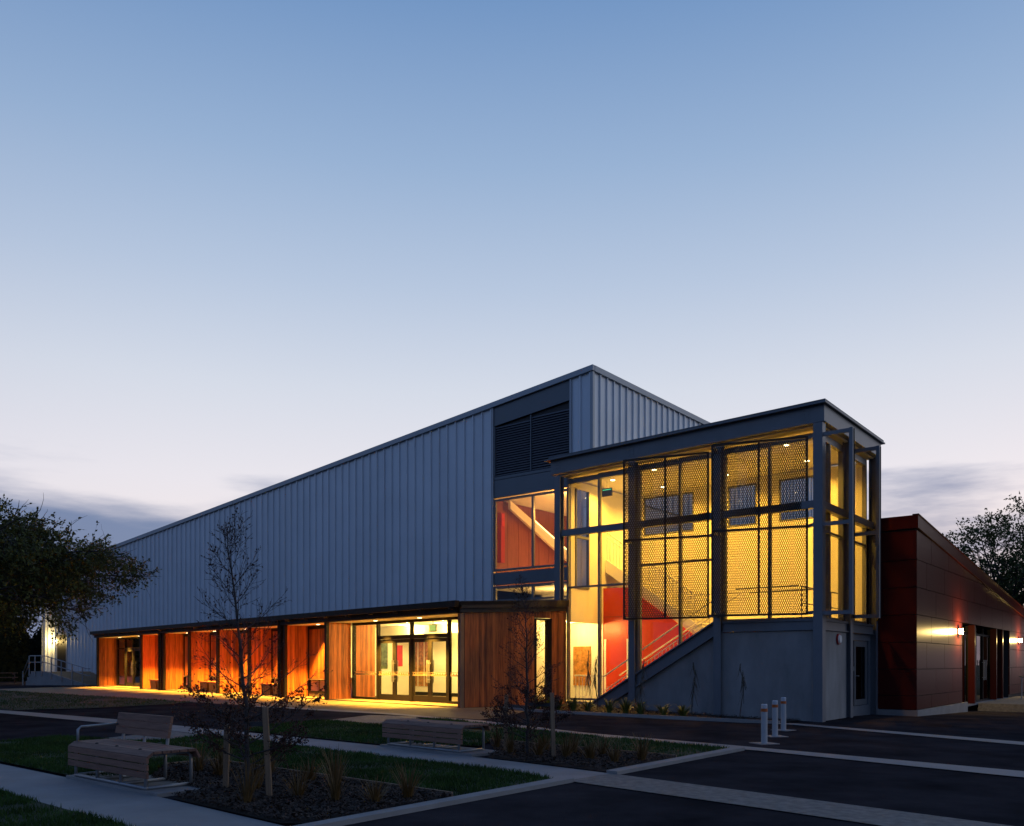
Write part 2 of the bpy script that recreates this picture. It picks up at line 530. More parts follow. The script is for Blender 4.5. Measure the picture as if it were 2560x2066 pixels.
BED2 = [(-0.41, 16.25), (2.56, 13.35), (1.29, 11.78), (0.14, 13.02), (-0.40, 13.58), (-0.26, 14.3)]
sheet('planting_bed', BED1, 'soil', .02, step=.3, bumpy=.04)
sheet('planting_bed', BED2, 'soil', .02, step=.3, bumpy=.04)
LAWNS = {
 'front': ([(-12, 12.9), (-10.7, 14.1), (-5.96, 9.95), (-3.68, 7.95), (-2.75, 7.0), (-12, 7.0)], 'short grass of the corner lawn in front of the concrete path'),
 'bench': ([(-14, 18.4), (-9.65, 16.17), (-9.19, 17.3), (-8.12, 16.76), (-7.2, 16.3), (-6.65, 16.45), (-6.26, 17.65), (-5.89, 17.39), (-4.29, 15.77), (0.11, 11.58), (0.57, 10.94), (-0.64, 9.5), (-4.47, 12.9), (-5.0, 12.28), (-4.66, 11.0), (-5.64, 11.15), (-5.82, 11.3), (-7.65, 12.88), (-12, 17.05)], 'short grass of the lawn around the bench with a backrest'),
 'middle': ([(-5.96, 19.0), (-6.2, 19.9), (-4.85, 21.4), (-2.99, 20.07), (-2.24, 21.4), (-1.5, 21.2), (-0.18, 19.75), (0.88, 18.42), (3.82, 14.93), (2.6, 13.41), (-0.41, 16.33), (-0.57, 15.4), (-2.41, 15.7), (-5.05, 18.1)], 'short grass of the lawn strip around the bench without a back'),
 'far': ([(-40, 45), (-27.08, 45.3), (-16.14, 35.2), (-11.35, 30.6), (-11.89, 29.66), (-15.9, 27.3), (-22.0, 31.75), (-40, 44)], 'short dark grass of the far lawn beside the ramp'),
}
def inside(px, py, poly):
    poly = np.asarray(poly)
    r = np.zeros(len(px), bool)
    j = len(poly) - 1
    for i in range(len(poly)):
        xi, yi = poly[i]
        xj, yj = poly[j]
        c_ = ((yi > py) != (yj > py)) & (px < (xj - xi) * (py - yi) / (yj - yi + 1e-12) + xi)
        r ^= c_
        j = i
    return r
rng = np.random.default_rng(5)
def scatter(poly, dens):
    p = np.asarray(poly)
    lo, hi = p.min(0), p.max(0)
    n = int((hi[0] - lo[0]) * (hi[1] - lo[1]) * dens)
    x = rng.uniform(lo[0], hi[0], n)
    y = rng.uniform(lo[1], hi[1], n)
    k = inside(x, y, poly)
    x, y = x[k], y[k]
    z = np.array([ground_z(a_, b_) for a_, b_ in zip(x, y)])
    return x, y, z
for key, (poly, lab) in LAWNS.items():
    sheet('lawn', poly, 'lawn', .03, bumpy=.02)
    dens = {'front': 2600, 'bench': 2000, 'middle': 1100, 'far': 120}[key]
    x, y, z = scatter(poly, dens)
    thin = np.array([noise.noise(Vector((a_ * .55, b_ * .55, 8))) + .5 * noise.noise(Vector((a_ * 2.2, b_ * 2.2, 4))) for a_, b_ in zip(x, y)])
    k = (np.abs(x) < y * .66) & (thin + rng.uniform(0, .5, len(x)) > -.02)
    x, y, z = x[k], y[k], z[k] + .025
    n = len(x)
    patch = np.array([noise.noise(Vector((a_ * .9, b_ * .9, 1))) for a_, b_ in zip(x, y)])
    hgt = rng.uniform(.035, .075, n) * (1 + .5 * patch)
    wd = .0045 * (1 + y / 14)
    th = rng.uniform(0, 6.28, n)
    lx, ly = rng.normal(0, .022, n), rng.normal(0, .022, n)
    v = np.empty((n, 3, 3), np.float32)
    v[:, 0] = np.stack([x + np.cos(th) * wd, y + np.sin(th) * wd, z], 1)
    v[:, 1] = np.stack([x - np.cos(th) * wd, y - np.sin(th) * wd, z], 1)
    v[:, 2] = np.stack([x + lx, y + ly, z + hgt], 1)
    o = np_mesh('grass', v.reshape(-1, 3), np.arange(n * 3).reshape(-1, 3), 'grass', nper=3)
    tag(o, lab, 'grass', kind='stuff')
for poly, dens, lab in ((BED1, 1700, 'bark mulch chips in the bed beside the bench with a backrest'), (BED2, 1200, 'bark mulch chips in the bed beside the bench without a back'), (BED3, 160, 'bark mulch chips in the bed along the stair tower')):
    x, y, z = scatter(poly, dens)
    n = len(x)
    ln, wd = rng.uniform(.010, .036, n), rng.uniform(.004, .011, n)
    th, tl, rl = rng.uniform(0, 6.28, n), rng.normal(0, .35, n), rng.normal(0, .5, n)
    z = z + rng.uniform(.05, .08, n)
    ux, uy, uz = np.cos(th) * np.cos(tl), np.sin(th) * np.cos(tl), np.sin(tl)
    wx, wy, wz = -np.sin(th) * np.cos(rl), np.cos(th) * np.cos(rl), np.sin(rl)
    U = np.stack([ux, uy, uz], 1) * ln[:, None]
    Wd = np.stack([wx, wy, wz], 1) * wd[:, None]
    C0 = np.stack([x, y, z], 1)
    v = np.stack([C0 - U - Wd, C0 + U - Wd, C0 + U + Wd, C0 - U + Wd], 1)
    o = np_mesh('bark_mulch', v.reshape(-1, 3), np.arange(n * 4).reshape(-1, 4), 'bark_chip')
    tag(o, lab, 'mulch', kind='stuff')
for i, pts in enumerate(([(-4.96, 12.23), (-4.46, 12.82), (-0.66, 9.47)], [(-0.41, 16.25), (2.56, 13.35)])):
    e = MB()
    for p, q in zip(pts, pts[1:]):
        e.seg(p, q, -.012, .012, -.02, .085)
    tag(e.build('timber_edging', 'stake_timber'), ['thin timber edging between mulch bed and lawn by the bench with a backrest', 'thin timber edging between mulch bed and lawn by the bench without a back'][i], 'edging', 'timber edgings of the mulch beds')

# ------------------------------------------------------------------ hall (long metal-clad building)
def build_hall():
    root = thing('hall', 'long pale metal-clad hall with a sloping roof and a louvred corner bay', 'building', (Q[0], Q[1], 0), ROT)
    zt = lambda x: 12.42 + .1007 * x
    LEFT = -46.0
    prof = [(0, 0), (.385, 0), (.40, -.06), (.455, -.06), (.47, 0), (.4795, 0), (.4795, .05), (0, .05)]
    def pan(x0, w, z0):
        k = w / .48
        pts = [(x0 + px * k, py) for px, py in prof]
        MB().prism([(x, y, z0) for x, y in pts], [(x, y, zt(x) - .16) for x, y in pts]).build('cladding_sheet', 'cladding', root)
    pan(-.90, .43, 3.4)
    pan(-.47, .43, 3.4)
    x = -4.78 - .48
    while x > LEFT:
        pan(x, .48, 3.2 if x > -36.9 else .72)
        x -= .48
    # right-hand face, seen above the tower roof
    y = 0.06
    while y < 30:
        pts = [(-py, y + px) for px, py in prof]
        MB().prism([(a_, b_, 7.9) for a_, b_ in pts], [(a_, b_, 12.26) for a_, b_ in pts]).build('cladding_sheet', 'cladding', root)
        y += .48
    # corner and edge flashings
    box('corner_flashing', 'trim', root, -.05, .06, -.06, .055, 3.4, 12.27)
    MB().seg((LEFT - .05, -.09), (.09, -.09), -.03, .12, (zt(LEFT) - .16, zt(0) - .16), (zt(LEFT) + .04, zt(0) + .04)).build('roof_flashing', 'trim', root)
    MB().seg((.09, .035), (.09, 30), -.01, .12, (12.25, 12.25), (12.46, 12.46)).build('roof_flashing', 'trim', root)
    MB().seg((LEFT, .04), (-.04, .04), 0, 30, (zt(LEFT) - .1, zt(-.04) - .1), (zt(LEFT), zt(-.04))).build('roof', 'roofing', root)
    MB().seg((LEFT + .05, 29.9), (-.06, 29.9), -.1, 0, 0, (zt(LEFT) - .12, zt(0) - .12)).build('rear_wall', 'cladding', root)
    box('end_wall', 'cladding', root, LEFT, LEFT + .05, .06, 29.7, 0, zt(LEFT) - .12)
    box('side_wall', 'plaster', root, -.06, -.01, 7.0, 29.7, 0, 7.85)
    # plinth at the left end
    box('plinth', 'concrete', root, LEFT, -30, -.02, .25, 0, .71)
    # bay with louvre and windows
    X0, X1 = -4.77, -.91
    for xa, xb in ((X0 - .01, X0 + .07), (X1 - .07, X1 + .01)):
        MB().seg((xa, 0), (xb, 0), -.06, .05, 3.4, (zt(xa) - .17, zt(xb) - .17)).build('bay_flashing', 'trim', root)
    def flat(z0a, z0b, z1a, z1b):
        MB().seg((X0 + .08, 0), (X1 - .08, 0), -.012, .05, (z0a, z0b), (z1a, z1b)).build('flat_panel', 'flat_panel', root)
    flat(11.03, 11.39, zt(X0) - .18, zt(X1) - .18)
    flat(8.14, 8.14, 8.84, 8.84)
    flat(4.64, 4.64, 5.14, 5.14)
    flat(3.4, 3.4, 3.96, 3.96)
    lo = MB().seg((X0 + .08, 0), (X1 - .08, 0), .10, .14, (8.9, 8.9), (11.0, 11.37)).build('louvre_panel', 'louver', root)
    n = 21
    for half in ((X0 + .14, -2.86), (-2.82, X1 - .12)):
        for i in range(n + 4):
            z = 9.0 + i * .096
            if z + .1 > 11.02 + .0935 * (half[0] - X0):
                break
            MB().prism([(half[0], .00, z), (half[1], .00, z), (half[1], .012, z), (half[0], .012, z)],
                       [(half[0], .07, z + .075), (half[1], .07, z + .075), (half[1], .082, z + .075), (half[0], .082, z + .075)]).build('slat', 'slat', lo)
    fr = MB().seg((X0 + .08, 0), (X1 - .08, 0), -.02, .1, (8.86, 8.86), (8.97, 8.97)).seg((X0 + .08, 0), (X0 + .14, 0), -.021, .09, 8.99, (11.0, 11.0)).seg((X1 - .12, 0), (X1 - .085, 0), -.021, .09, 8.99, 11.33)
    fr.seg((-2.86, 0), (-2.82, 0), -.022, .09, 8.99, 11.16)
    fr.build('louvre_frame', 'flat_panel', root)
    for z0, z1 in ((5.2, 8.08), (3.98, 4.6)):
        w = MB()
        for a_, b_ in ((X0 + .08, X0 + .16), (-2.80, -2.70), (X1 - .16, X1 - .09)):
            w.box(a_, b_, -.01, .09, z0 + .08, z1 - .08)
        w.box(X0 + .08, X1 - .09, -.03, .09, z0, z0 + .079).box(X0 + .08, X1 - .09, -.011, .09, z1 - .079, z1)
        f_ = w.build('window', 'frame_grey', root)
        for a_, b_ in ((X0 + .162, -2.802), (-2.698, X1 - .162)):
            box('pane', 'glass', f_, a_, b_, .03, .042, z0 + .081, z1 - .081)
    # room seen through the bay windows
    box('room_floor', 'plaster', root, -5.0, -.1, .1, 7.0, 4.55, 4.62)
    box('room_ceiling', 'ceiling', root, -5.0, -.1, .1, 7.0, 8.2, 8.26)
    box('room_wall', 'plaster', root, -5.0, -.1, 7.0, 7.05, 4.55, 8.26)
    box('room_wall', 'plaster', root, -.14, -.1, .1, 6.98, 4.63, 8.19)
    box('room_wall', 'plaster', root, -5.06, -5.01, .06, 7.0, 4.55, 8.26)
    for i in range(9):
        ya = .5 + i * .72
        box('wall_board', 'wall_timber', root, -5.0, -4.96, ya, ya + .70, 4.63, 8.19)
    st = MB()
    st.prism([(-4.7, .9, 7.85), (-4.58, .9, 7.85), (-4.58, 5.6, 5.85), (-4.7, 5.6, 5.85)], [(-4.7, .9, 8.19), (-4.58, .9, 8.19), (-4.58, 5.6, 6.25), (-4.7, 5.6, 6.25)])
    st.build('stair_stringer', 'white_paint', root)
    MB().tube([(-4.56, 2.4, 7.62), (-4.56, 5.5, 6.34)], .03).build('handrail_light', 'strip_glow', root)
    box('lower_room_ceiling', 'ceiling', root, -5.0, -.1, .1, 7.0, 4.50, 4.545)
    # door at the left end
    d_ = box('door', 'black_frame', root, -43.3, -42.0, -.07, -.02, .98, 3.45)
    box('door_frame', 'trim', d_, -43.42, -43.3, -.075, -.01, .98, 3.57)
    box('door_frame', 'trim', d_, -42.0, -41.88, -.075, -.01, .98, 3.57)
    box('door_frame', 'trim', d_, -43.3, -42.0, -.0755, -.01, 3.451, 3.57)
    light('room_light', 'POINT', (-1.6, 1.2, 7.6), 190, (1, .44, .09), root, .12)
    light('room_light', 'POINT', (-2.6, 3.4, 5.0), 150, (1, .42, .08), root, .12)
    light('room_light', 'POINT', (-2.6, 1.5, 3.75), 170, (1, .56, .14), root, .12)
    box('lower_room_wall', 'plaster', root, -4.9, -.1, 3.5, 3.55, 3.0, 4.54)
    return root
build_hall()

# ------------------------------------------------------------------ expanded metal sunscreens (shared mesh)
SW, SH = 2.48, 4.66
def expanded_mesh(w, h):
    p, v, sw_, dp = .0535, .131, .0155, .020
    ni, nk = int(w / (p / 2)), int(h / (v / 2))
    verts, faces = [], []
    k = np.arange(nk + 1)
    for i in range(ni + 1):
        x = i * p / 2 + p / 4 * (-1.0) ** (k + i)
        x = np.clip(x, 0.004, w - .004)
        z = k * v / 2
        base = len(verts)
        yo = .004 * (-1.0) ** (k + i)
        for a_, b_ in ((-1, -1), (1, -1), (1, 1), (-1, 1)):
            verts_ = np.stack([x + a_ * sw_ / 2, yo + b_ * dp / 2, z], 1)
            verts.extend(verts_.tolist())
        n = nk + 1
        for c_ in range(4):
            d_ = (c_ + 1) % 4
            for kk in range(nk):
                faces.append((base + c_ * n + kk, base + d_ * n + kk, base + d_ * n + kk + 1, base + c_ * n + kk + 1))
    return np.array(verts), np.array(faces)
_ev, _ef = expanded_mesh(SW / 2 - .05, SH / 2 - .07)
mesh_data = None
def sunscreen(parent, p_hinge, p_out, z0, arm_from=None):
    """panel of four framed fields of expanded mesh from the hinge edge to the pushed-out edge"""
    global mesh_data
    dx, dy = p_out[0] - p_hinge[0], p_out[1] - p_hinge[1]
    ang = math.atan2(dy, dx)
    f_ = MB()
    for xx in (.025, SW / 2, SW - .025):
        f_.box(xx - .025, xx + .025, -.03, .03, 0, SH)
    for zz in (.025, 2.31, SH - .025):
        for xa, xb in ((.0505, SW / 2 - .0255), (SW / 2 + .0255, SW - .0505)):
            f_.box(xa, xb, -.028, .028, zz - .03, zz + .03)
    o = f_.build('sunscreen', 'mesh_metal', parent)
    o.location = (p_hinge[0], p_hinge[1], z0)
    o.rotation_euler = (0, 0, ang)
    for zz in (.06, 2.345):
        for xx in (.05, SW / 2 + .025):
            if mesh_data is None:
                m_ = np_mesh('expanded_mesh', _ev, _ef, 'mesh_metal', o)
                mesh_data = m_.data
            else:
                m_ = link(bpy.data.objects.new('expanded_mesh', mesh_data), o)
            m_.location = (xx - .012, 0, zz)
    return o

# ------------------------------------------------------------------ stair tower
def build_tower():
    root = thing('stair_tower', 'glazed steel-framed stair tower with expanded mesh sunscreens over a grey concrete base', 'building', (T[0], T[1], 0), ROT)
    GY, GX = .45, -.20
    D = 4.79
    # frame
    def ucol(x, y, z0, z1, face='A'):
        c_ = MB()
        c_.box(x - .11, x + .11, y - .11, y - .09, z0, z1).box(x - .11, x + .11, y + .09, y + .11, z0, z1).box(x - .012, x + .012, y - .0895, y + .0895, z0, z1)
        if face == 'B':
            c_ = MB()
            c_.box(x - .11, x - .09, y - .11, y + .11, z0, z1).box(x + .09, x + .11, y - .11, y + .11, z0, z1).box(x - .0895, x + .0895, y - .012, y + .012, z0, z1)
        return c_.build('column', 'steel', root)
    box('column', 'steel', root, -.12, .12, -.12, .12, -.3, 7.72)
    for x, z0 in ((-2.79, 0), (-5.53, 0), (-8.24, .2)):
        ucol(x, 0, z0 - .1, 7.66 + .0247 * x)
    ucol(0, 2.34, -.3, 7.72, 'B')
    ucol(0, D, -.4, 7.72, 'B')
    zr = lambda x: .0247 * x
    MB().seg((-8.5, -.10), (.16, -.10), 0, .04, (7.74 + zr(-8.5), 7.74), (8.17 + zr(-8.5), 8.17)).seg((-8.5, -.10), (.16, -.10), .0405, .22, (7.74 + zr(-8.5), 7.74), (7.765 + zr(-8.5), 7.765)).build('roof_beam', 'steel', root)
    MB().box(.12, .16, -.06, D + .2, 7.74, 8.17).box(-.06, .1195, .13, D + .2, 7.74, 7.765).build('roof_beam', 'steel', root)
    for x in (-8.2, -5.53, -2.79, -.3):
        pl = MB()
        for dx in (-.06, .06):
            for dz in (.08, .16, .26, .34):
                pl.tube([(x + dx, -.10, 7.74 + zr(x) + dz), (x + dx, -.115, 7.74 + zr(x) + dz)], .014, 6)
        pl.build('bolts', 'steel', root)
    MB().seg((-8.65, -.26), (.24, -.26), 0, D + .62, (8.175 + zr(-8.65), 8.175), (8.215 + zr(-8.65), 8.215)).build('roof', 'steel', root)
    MB().seg((-8.55, -.16), (.2, -.16), 0, D + .5, (8.22 + zr(-8.55), 8.22), (8.29 + zr(-8.55), 8.29)).build('roof_cap', 'roofing', root)
    MB().seg((-8.3, .12), (-.0, .12), 0, D - .05, (7.70 + zr(-8.3), 7.70), (7.735 + zr(-8.3), 7.735)).build('soffit', 'ceiling', root)
    for (xa, xb) in ((-8.125, -5.645), (-5.415, -2.905), (-2.675, -.125)):
        box('floor_beam', 'steel', root, xa, xb, -.06, .06, 5.54, 5.74)
    for (ya, yb) in ((.125, 2.22), (2.46, D - .12)):
        box('floor_beam', 'steel', root, -.06, .06, ya, yb, 5.54, 5.74)
        b_ = MB().box(-.06, .06, ya, yb, 2.38, 2.40).box(-.06, .06, ya, yb, 2.62, 2.64).box(-.012, .012, ya, yb, 2.4005, 2.6195)
        b_.build('landing_beam', 'steel', root)
        box('sill_plate', 'steel', root, -.50, .05, ya, yb, 2.645, 2.675)
    MB().box(-2.675, -.125, -.06, .06, 2.38, 2.40).box(-2.675, -.125, -.06, .06, 2.62, 2.64).box(-2.675, -.125, -.012, .012, 2.4005, 2.6195).build('landing_beam', 'steel', root)
    box('sill_plate', 'steel', root, -2.675, -.125, -.05, .50, 2.645, 2.675)
    # sloping stringer and concrete wall below it
    zs = lambda x: .455 + (x + 6.7) * .583
    for xa, xb in ((-7.45, -5.645), (-5.415, -2.905)):
        MB().xz([(xa, zs(xa) - .36), (xb, zs(xb) - .36), (xb, zs(xb) - .02), (xa, zs(xa) - .02)], .02, .06).xz([(xa, zs(xa) - .02), (xb, zs(xb) - .02), (xb, zs(xb) + .02), (xa, zs(xa) + .02)], -.09, .50).xz([(xa, zs(xa) - .40), (xb, zs(xb) - .40), (xb, zs(xb) - .3605), (xa, zs(xa) - .3605)], -.09, .0595).build('stair_stringer', 'steel', root)
    MB().xz([(-6.55, -.2), (-5.56, -.2), (-5.56, zs(-5.56) - .20), (-6.55, max(-.1, zs(-6.55) - .20))], .065, .2).build('concrete_wall', 'precast', root)
    MB().xz([(-5.50, -.2), (-2.83, -.2), (-2.83, 2.50), (-5.50, zs(-5.50) - .20)], .065, .2).build('concrete_wall', 'precast', root)
    box('concrete_wall', 'precast', root, -2.75, -.13, .0, .2, -.2, 2.375)
    box('concrete_wall', 'precast', root, -.2, .0, .205, 2.2, -.3, 2.375)
    box('plinth', 'precast', root, -8.3, -6.7, .30, .55, 0, .30)
    # service door on the right side
    df = MB().box(-.16, -.06, 2.48, 2.60, -.1, 2.375).box(-.16, -.06, 4.50, 4.66, -.1, 2.375).box(-.16, -.06, 2.6005, 4.4995, 2.18, 2.375).box(-.16, -.06, 2.6005, 4.4995, -.2, .28)
    dw = df.build('door_surround', 'steel', root)
    d_ = MB().box(-.13, -.09, 3.22, 3.36, .29, 2.17).box(-.13, -.09, 4.28, 4.42, .29, 2.17).box(-.13, -.09, 3.3605, 4.2795, .29, .46).box(-.13, -.09, 3.3605, 4.2795, 2.0, 2.17).build('door', 'frame_grey', root)
    box('pane', 'glass_dark', d_, -.115, -.105, 3.361, 4.279, .461, 1.999)
    MB().tube([(-.08, 3.30, 1.15), (-.02, 3.30, 1.15), (-.02, 3.42, 1.15)], .012, 6).build('handle', 'galvanised', d_)
    sd = MB().box(-.13, -.09, 2.605, 3.21, 1.30, 1.42).build('sidelight_rail', 'frame_grey', root)
    box('pane', 'glass_dark', sd, -.115, -.105, 2.605, 3.21, .285, 1.295)
    box('pane', 'glass_dark', sd, -.115, -.105, 2.605, 3.21, 1.425, 2.175)
    box('store_wall', 'dark_room', root, -1.6, -1.55, .25, 4.7, 0, 2.55)
    # glazing of the long face
    XM = [-8.19, -7.0, -5.56, -4.2, -2.8, -1.5, -.22]
    def zbot(x):
        return 2.70 if x > -2.85 else max(.36, zs(x) + .03)
    RAILS = {0: [3.95, 5.64], 1: [3.95, 5.64], 2: [4.48, 5.64], 3: [4.48, 5.64], 4: [5.64], 5: [5.64]}
    HEAD = 7.52
    for i, x in enumerate(XM):
        zb = zbot(x - .03) if i else .36
        box('mullion', 'frame_grey', root, x - .035, x + .035, GY - .06, GY + .06, zb, 7.64 + zr(x))
    for i in range(6):
        xa, xb = XM[i] + .036, XM[i + 1] - .036
        hd = MB().seg((xa, GY - .06), (xb, GY - .06), 0, .12, HEAD - .04 + zr(xa), 7.64 + zr(xa))
        hd.build('head_rail', 'frame_grey', root)
        # lower edge follows the stair
        brk = [xa]
        for bx in (-6.86, -2.85):
            if xa < bx < xb:
                brk.append(bx)
        brk.append(xb)
        for ba, bb in zip(brk, brk[1:]):
            za, zb_ = zbot(ba + 1e-4), zbot(bb - 1e-4)
            MB().xz([(ba, za - .02), (bb, zb_ - .02), (bb, zb_ + .05), (ba, za + .05)], GY - .055, GY + .055).build('sill_rail', 'frame_grey', root)
        lim = RAILS[i] + [HEAD - .04 + zr(xa)]
        for r_ in RAILS[i]:
            box('transom', 'frame_grey', root, xa, xb, GY - .058, GY + .058, r_ - .03, r_ + .03)
        low = [(ba, zbot(ba + 1e-4) + .05) for ba in brk[:-1]] + [(xb, zbot(xb - 1e-4) + .05)]
        MB().xz(low + [(xb, lim[0] - .031), (xa, lim[0] - .031)], GY - .006, GY + .006).build('pane', 'glass', root)
        for za, zb_ in zip(lim, lim[1:]):
            box('pane', 'glass', root, xa, xb, GY - .006, GY + .006, za + .031, zb_ - .031 if zb_ in RAILS[i] else zb_ - .001)
    # glazing of the right face
    YM = [.56, 1.28, 2.34, 3.42, 4.56]
    for y in YM:
        box('mullion', 'frame_grey', root, GX - .06, GX + .06, y - .035, y + .035, 2.68, 7.64)
    for ya, yb in zip(YM, YM[1:]):
        for z0, z1 in ((2.68, 2.76), (5.02, 5.08), (5.60, 5.68), (7.46, 7.64)):
            box('transom', 'frame_grey', root, GX - .058, GX + .058, ya + .036, yb - .036, z0, z1)
        for z0, z1 in ((2.761, 5.019), (5.081, 5.599), (5.681, 7.459)):
            box('pane', 'glass', root, GX - .006, GX + .006, ya + .036, yb - .036, z0, z1)
    # inside: landing, two stair flights, walls
    box('landing', 'plaster', root, -2.9, -.30, .56, 4.5, 2.42, 2.66)
    box('ground_floor', 'plaster', root, -8.15, -2.95, .56, 2.40, .16, .235)
    box('landing', 'plaster', root, -4.75, -2.905, 2.53, 4.5, 2.42, 2.655)
    nst = 14
    for i in range(nst):
        x = -7.0 + i * (4.1 / nst)
        z = .24 + (i + 1) * (2.42 / nst)
        box('tread', 'white_paint', root, x, x + .30, .62, 1.75, z - .05, z)
    MB().xz([(-7.1, .0), (-6.7, .0), (-2.9, 2.22), (-2.9, 2.55), (-7.1, .24)], 1.76, 1.82).build('stair_stringer', 'white_paint', root)
    for i in range(13):
        x = -4.75 - (i + 1) * (3.3 / 13)
        z = 2.66 + (i + 1) * (2.29 / 14)
        box('tread', 'white_paint', root, x, x + .28, 2.62, 3.85, z - .05, z)
    f2 = lambda x: 2.66 + (-4.75 - x) * .69
    MB().xz([(-8.1, f2(-8.1) - .36), (-4.7, f2(-4.7) - .24), (-4.7, f2(-4.7) + .12), (-8.1, f2(-8.1) + .08)], 2.54, 2.60).build('stair_stringer', 'white_paint', root)
    MB().xz([(-8.1, f2(-8.1) - .30), (-4.75, f2(-4.75) - .24), (-4.75, f2(-4.75) - .16), (-8.1, f2(-8.1) - .22)], 2.605, 3.9).build('stair_soffit', 'white_paint', root)
    # balustrades
    r2 = MB().tube([(-8.1, 2.57, f2(-8.1) + 1.02), (-4.75, 2.57, f2(-4.75) + 1.02), (-2.95, 2.57, 3.68)], .028)
    r2.tube([(-8.1, 2.57, f2(-8.1) + .85), (-4.75, 2.57, f2(-4.75) + .85), (-2.95, 2.57, 3.5)], .018)
    r2 = r2.build('handrail', 'white_paint', root, smooth=True)
    for i in range(27):
        x = -8.06 + i * .125
        MB().tube([(x, 2.57, f2(x) + .05), (x, 2.57, f2(x) + 1.0)], .016, 6).build('baluster', 'white_paint', r2)
    f1 = lambda x: .26 + (x + 7.0) * .59
    r1 = MB().tube([(-8.1, .66, 1.12), (-6.95, .66, 1.12), (-2.9, .66, f1(-2.9) + .88)], .024).tube([(-7.1, 1.79, 1.12), (-2.9, 1.79, f1(-2.9) + .92)], .024).build('handrail', 'white_paint', root, smooth=True)
    for i in range(32):
        x = -6.95 + i * .127
        MB().tube([(x, .66, f1(x) + .0), (x, .66, f1(x) + .42)], .010, 6).build('baluster', 'white_paint', r1)
    MB().tube([(-6.95, .66, .66), (-2.9, .66, f1(-2.9) + .44)], .014, 6).build('lower_rail', 'white_paint', r1)
    for i in range(9):
        x = -8.05 + i * .13
        MB().tube([(x, .66, .24), (x, .66, 1.1)], .010, 6).build('baluster', 'white_paint', r1)
    r3 = MB().tube([(-2.7, 1.9, 3.6), (-.75, 1.9, 3.6)], .024).tube([(-.75, .75, 3.6), (-.75, 4.2, 3.6)], .022).tube([(-.75, .75, 3.15), (-.75, 4.2, 3.15)], .014).tube([(-2.6, .72, 3.62), (-.8, .72, 3.62)], .022)
    for y in (.8, 2.0, 3.2, 4.2):
        r3.tube([(-.75, y, 2.66), (-.75, y, 3.6)], .016, 6)
    r3.build('handrail', 'frame_grey', root)
    # walls
    lw = MB().box(-8.22, -8.14, .52, .75, 2.85, 7.6).box(-8.22, -8.14, 1.55, 2.42, 2.85, 7.45).box(-8.22, -8.14, .7505, 1.5495, 2.85, 3.95).box(-8.22, -8.14, .7505, 1.5495, 7.2, 7.45).box(-8.22, -8.14, 2.4205, 4.55, .2, 7.45)
    lw.build('inner_wall', 'plaster', root)
    wf = MB().box(-8.20, -8.10, .76, .80, 3.96, 7.19).box(-8.20, -8.10, 1.50, 1.545, 3.96, 7.19).box(-8.20, -8.10, .8005, 1.4995, 3.96, 4.01).box(-8.20, -8.10, .8005, 1.4995, 5.6, 5.68).build('window', 'frame_grey', root)
    box('pane', 'glass', wf, -8.16, -8.15, .805, 1.495, 4.015, 7.185)
    rw = MB().xz([(-8.2, .2), (-2.95, .2), (-2.95, 2.40), (-4.75, 2.40), (-7.2, 4.04), (-8.2, 4.07)], 2.45, 2.52).build('red_wall', 'red_wall', root)
    box('panel_joint', 'dark_timber', rw, -8.19, -4.3, 2.443, 2.449, 3.08, 3.092)
    dr = box('door', 'red_wall', root, -8.0, -7.2, 2.41, 2.44, .24, 2.25)
    for xa, xb in ((-8.08, -8.005), (-7.195, -7.12)):
        box('door_frame', 'white_paint', dr, xa, xb, 2.40, 2.448, .24, 2.33)
    bw = MB()
    WIN = [(-7.8, -5.85), (-4.6, -3.6), (-2.85, -1.3)]
    bw.box(-8.13, -.16, 4.6, 4.68, 0, 6.05).box(-8.13, -.16, 4.6, 4.68, 7.42, 7.6)
    xs = [-8.13] + [v for w in WIN for v in w] + [-.16]
    for i in range(0, len(xs), 2):
        bw.box(xs[i], xs[i + 1], 4.6, 4.68, 6.0505, 7.4195)
    bw.build('inner_wall', 'plaster', root)
    for xa, xb in WIN:
        wf = MB().box(xa, xa + .05, 4.6, 4.67, 6.06, 7.41).box(xb - .05, xb, 4.6, 4.67, 6.06, 7.41).box(xa + .0505, xb - .0505, 4.6, 4.67, 6.06, 6.11).box(xa + .0505, xb - .0505, 4.6, 4.67, 7.36, 7.41).build('window', 'frame_grey', root)
        box('pane', 'glass', wf, xa + .051, xb - .051, 4.63, 4.64, 6.111, 7.359)
    # lobby wall seen past the glass at the foot of the stair
    box('lobby_wall', 'plaster', root, -12.5, -8.25, 2.45, 2.52, .2, 2.9)
    box('lobby_ceiling', 'ceiling', root, -9.9, -8.25, .62, 2.44, 2.905, 2.95)
    box('lobby_floor', 'plaster', root, -9.9, -8.16, .62, 2.44, .16, .24)
    # sunscreens and their arms
    def to_t(p):
        rx, ry = p[0] - T[0], p[1] - T[1]
        return (-(rx * AX[0] + ry * AX[1]), rx * BX[0] + ry * BX[1])
    Z0 = 2.78
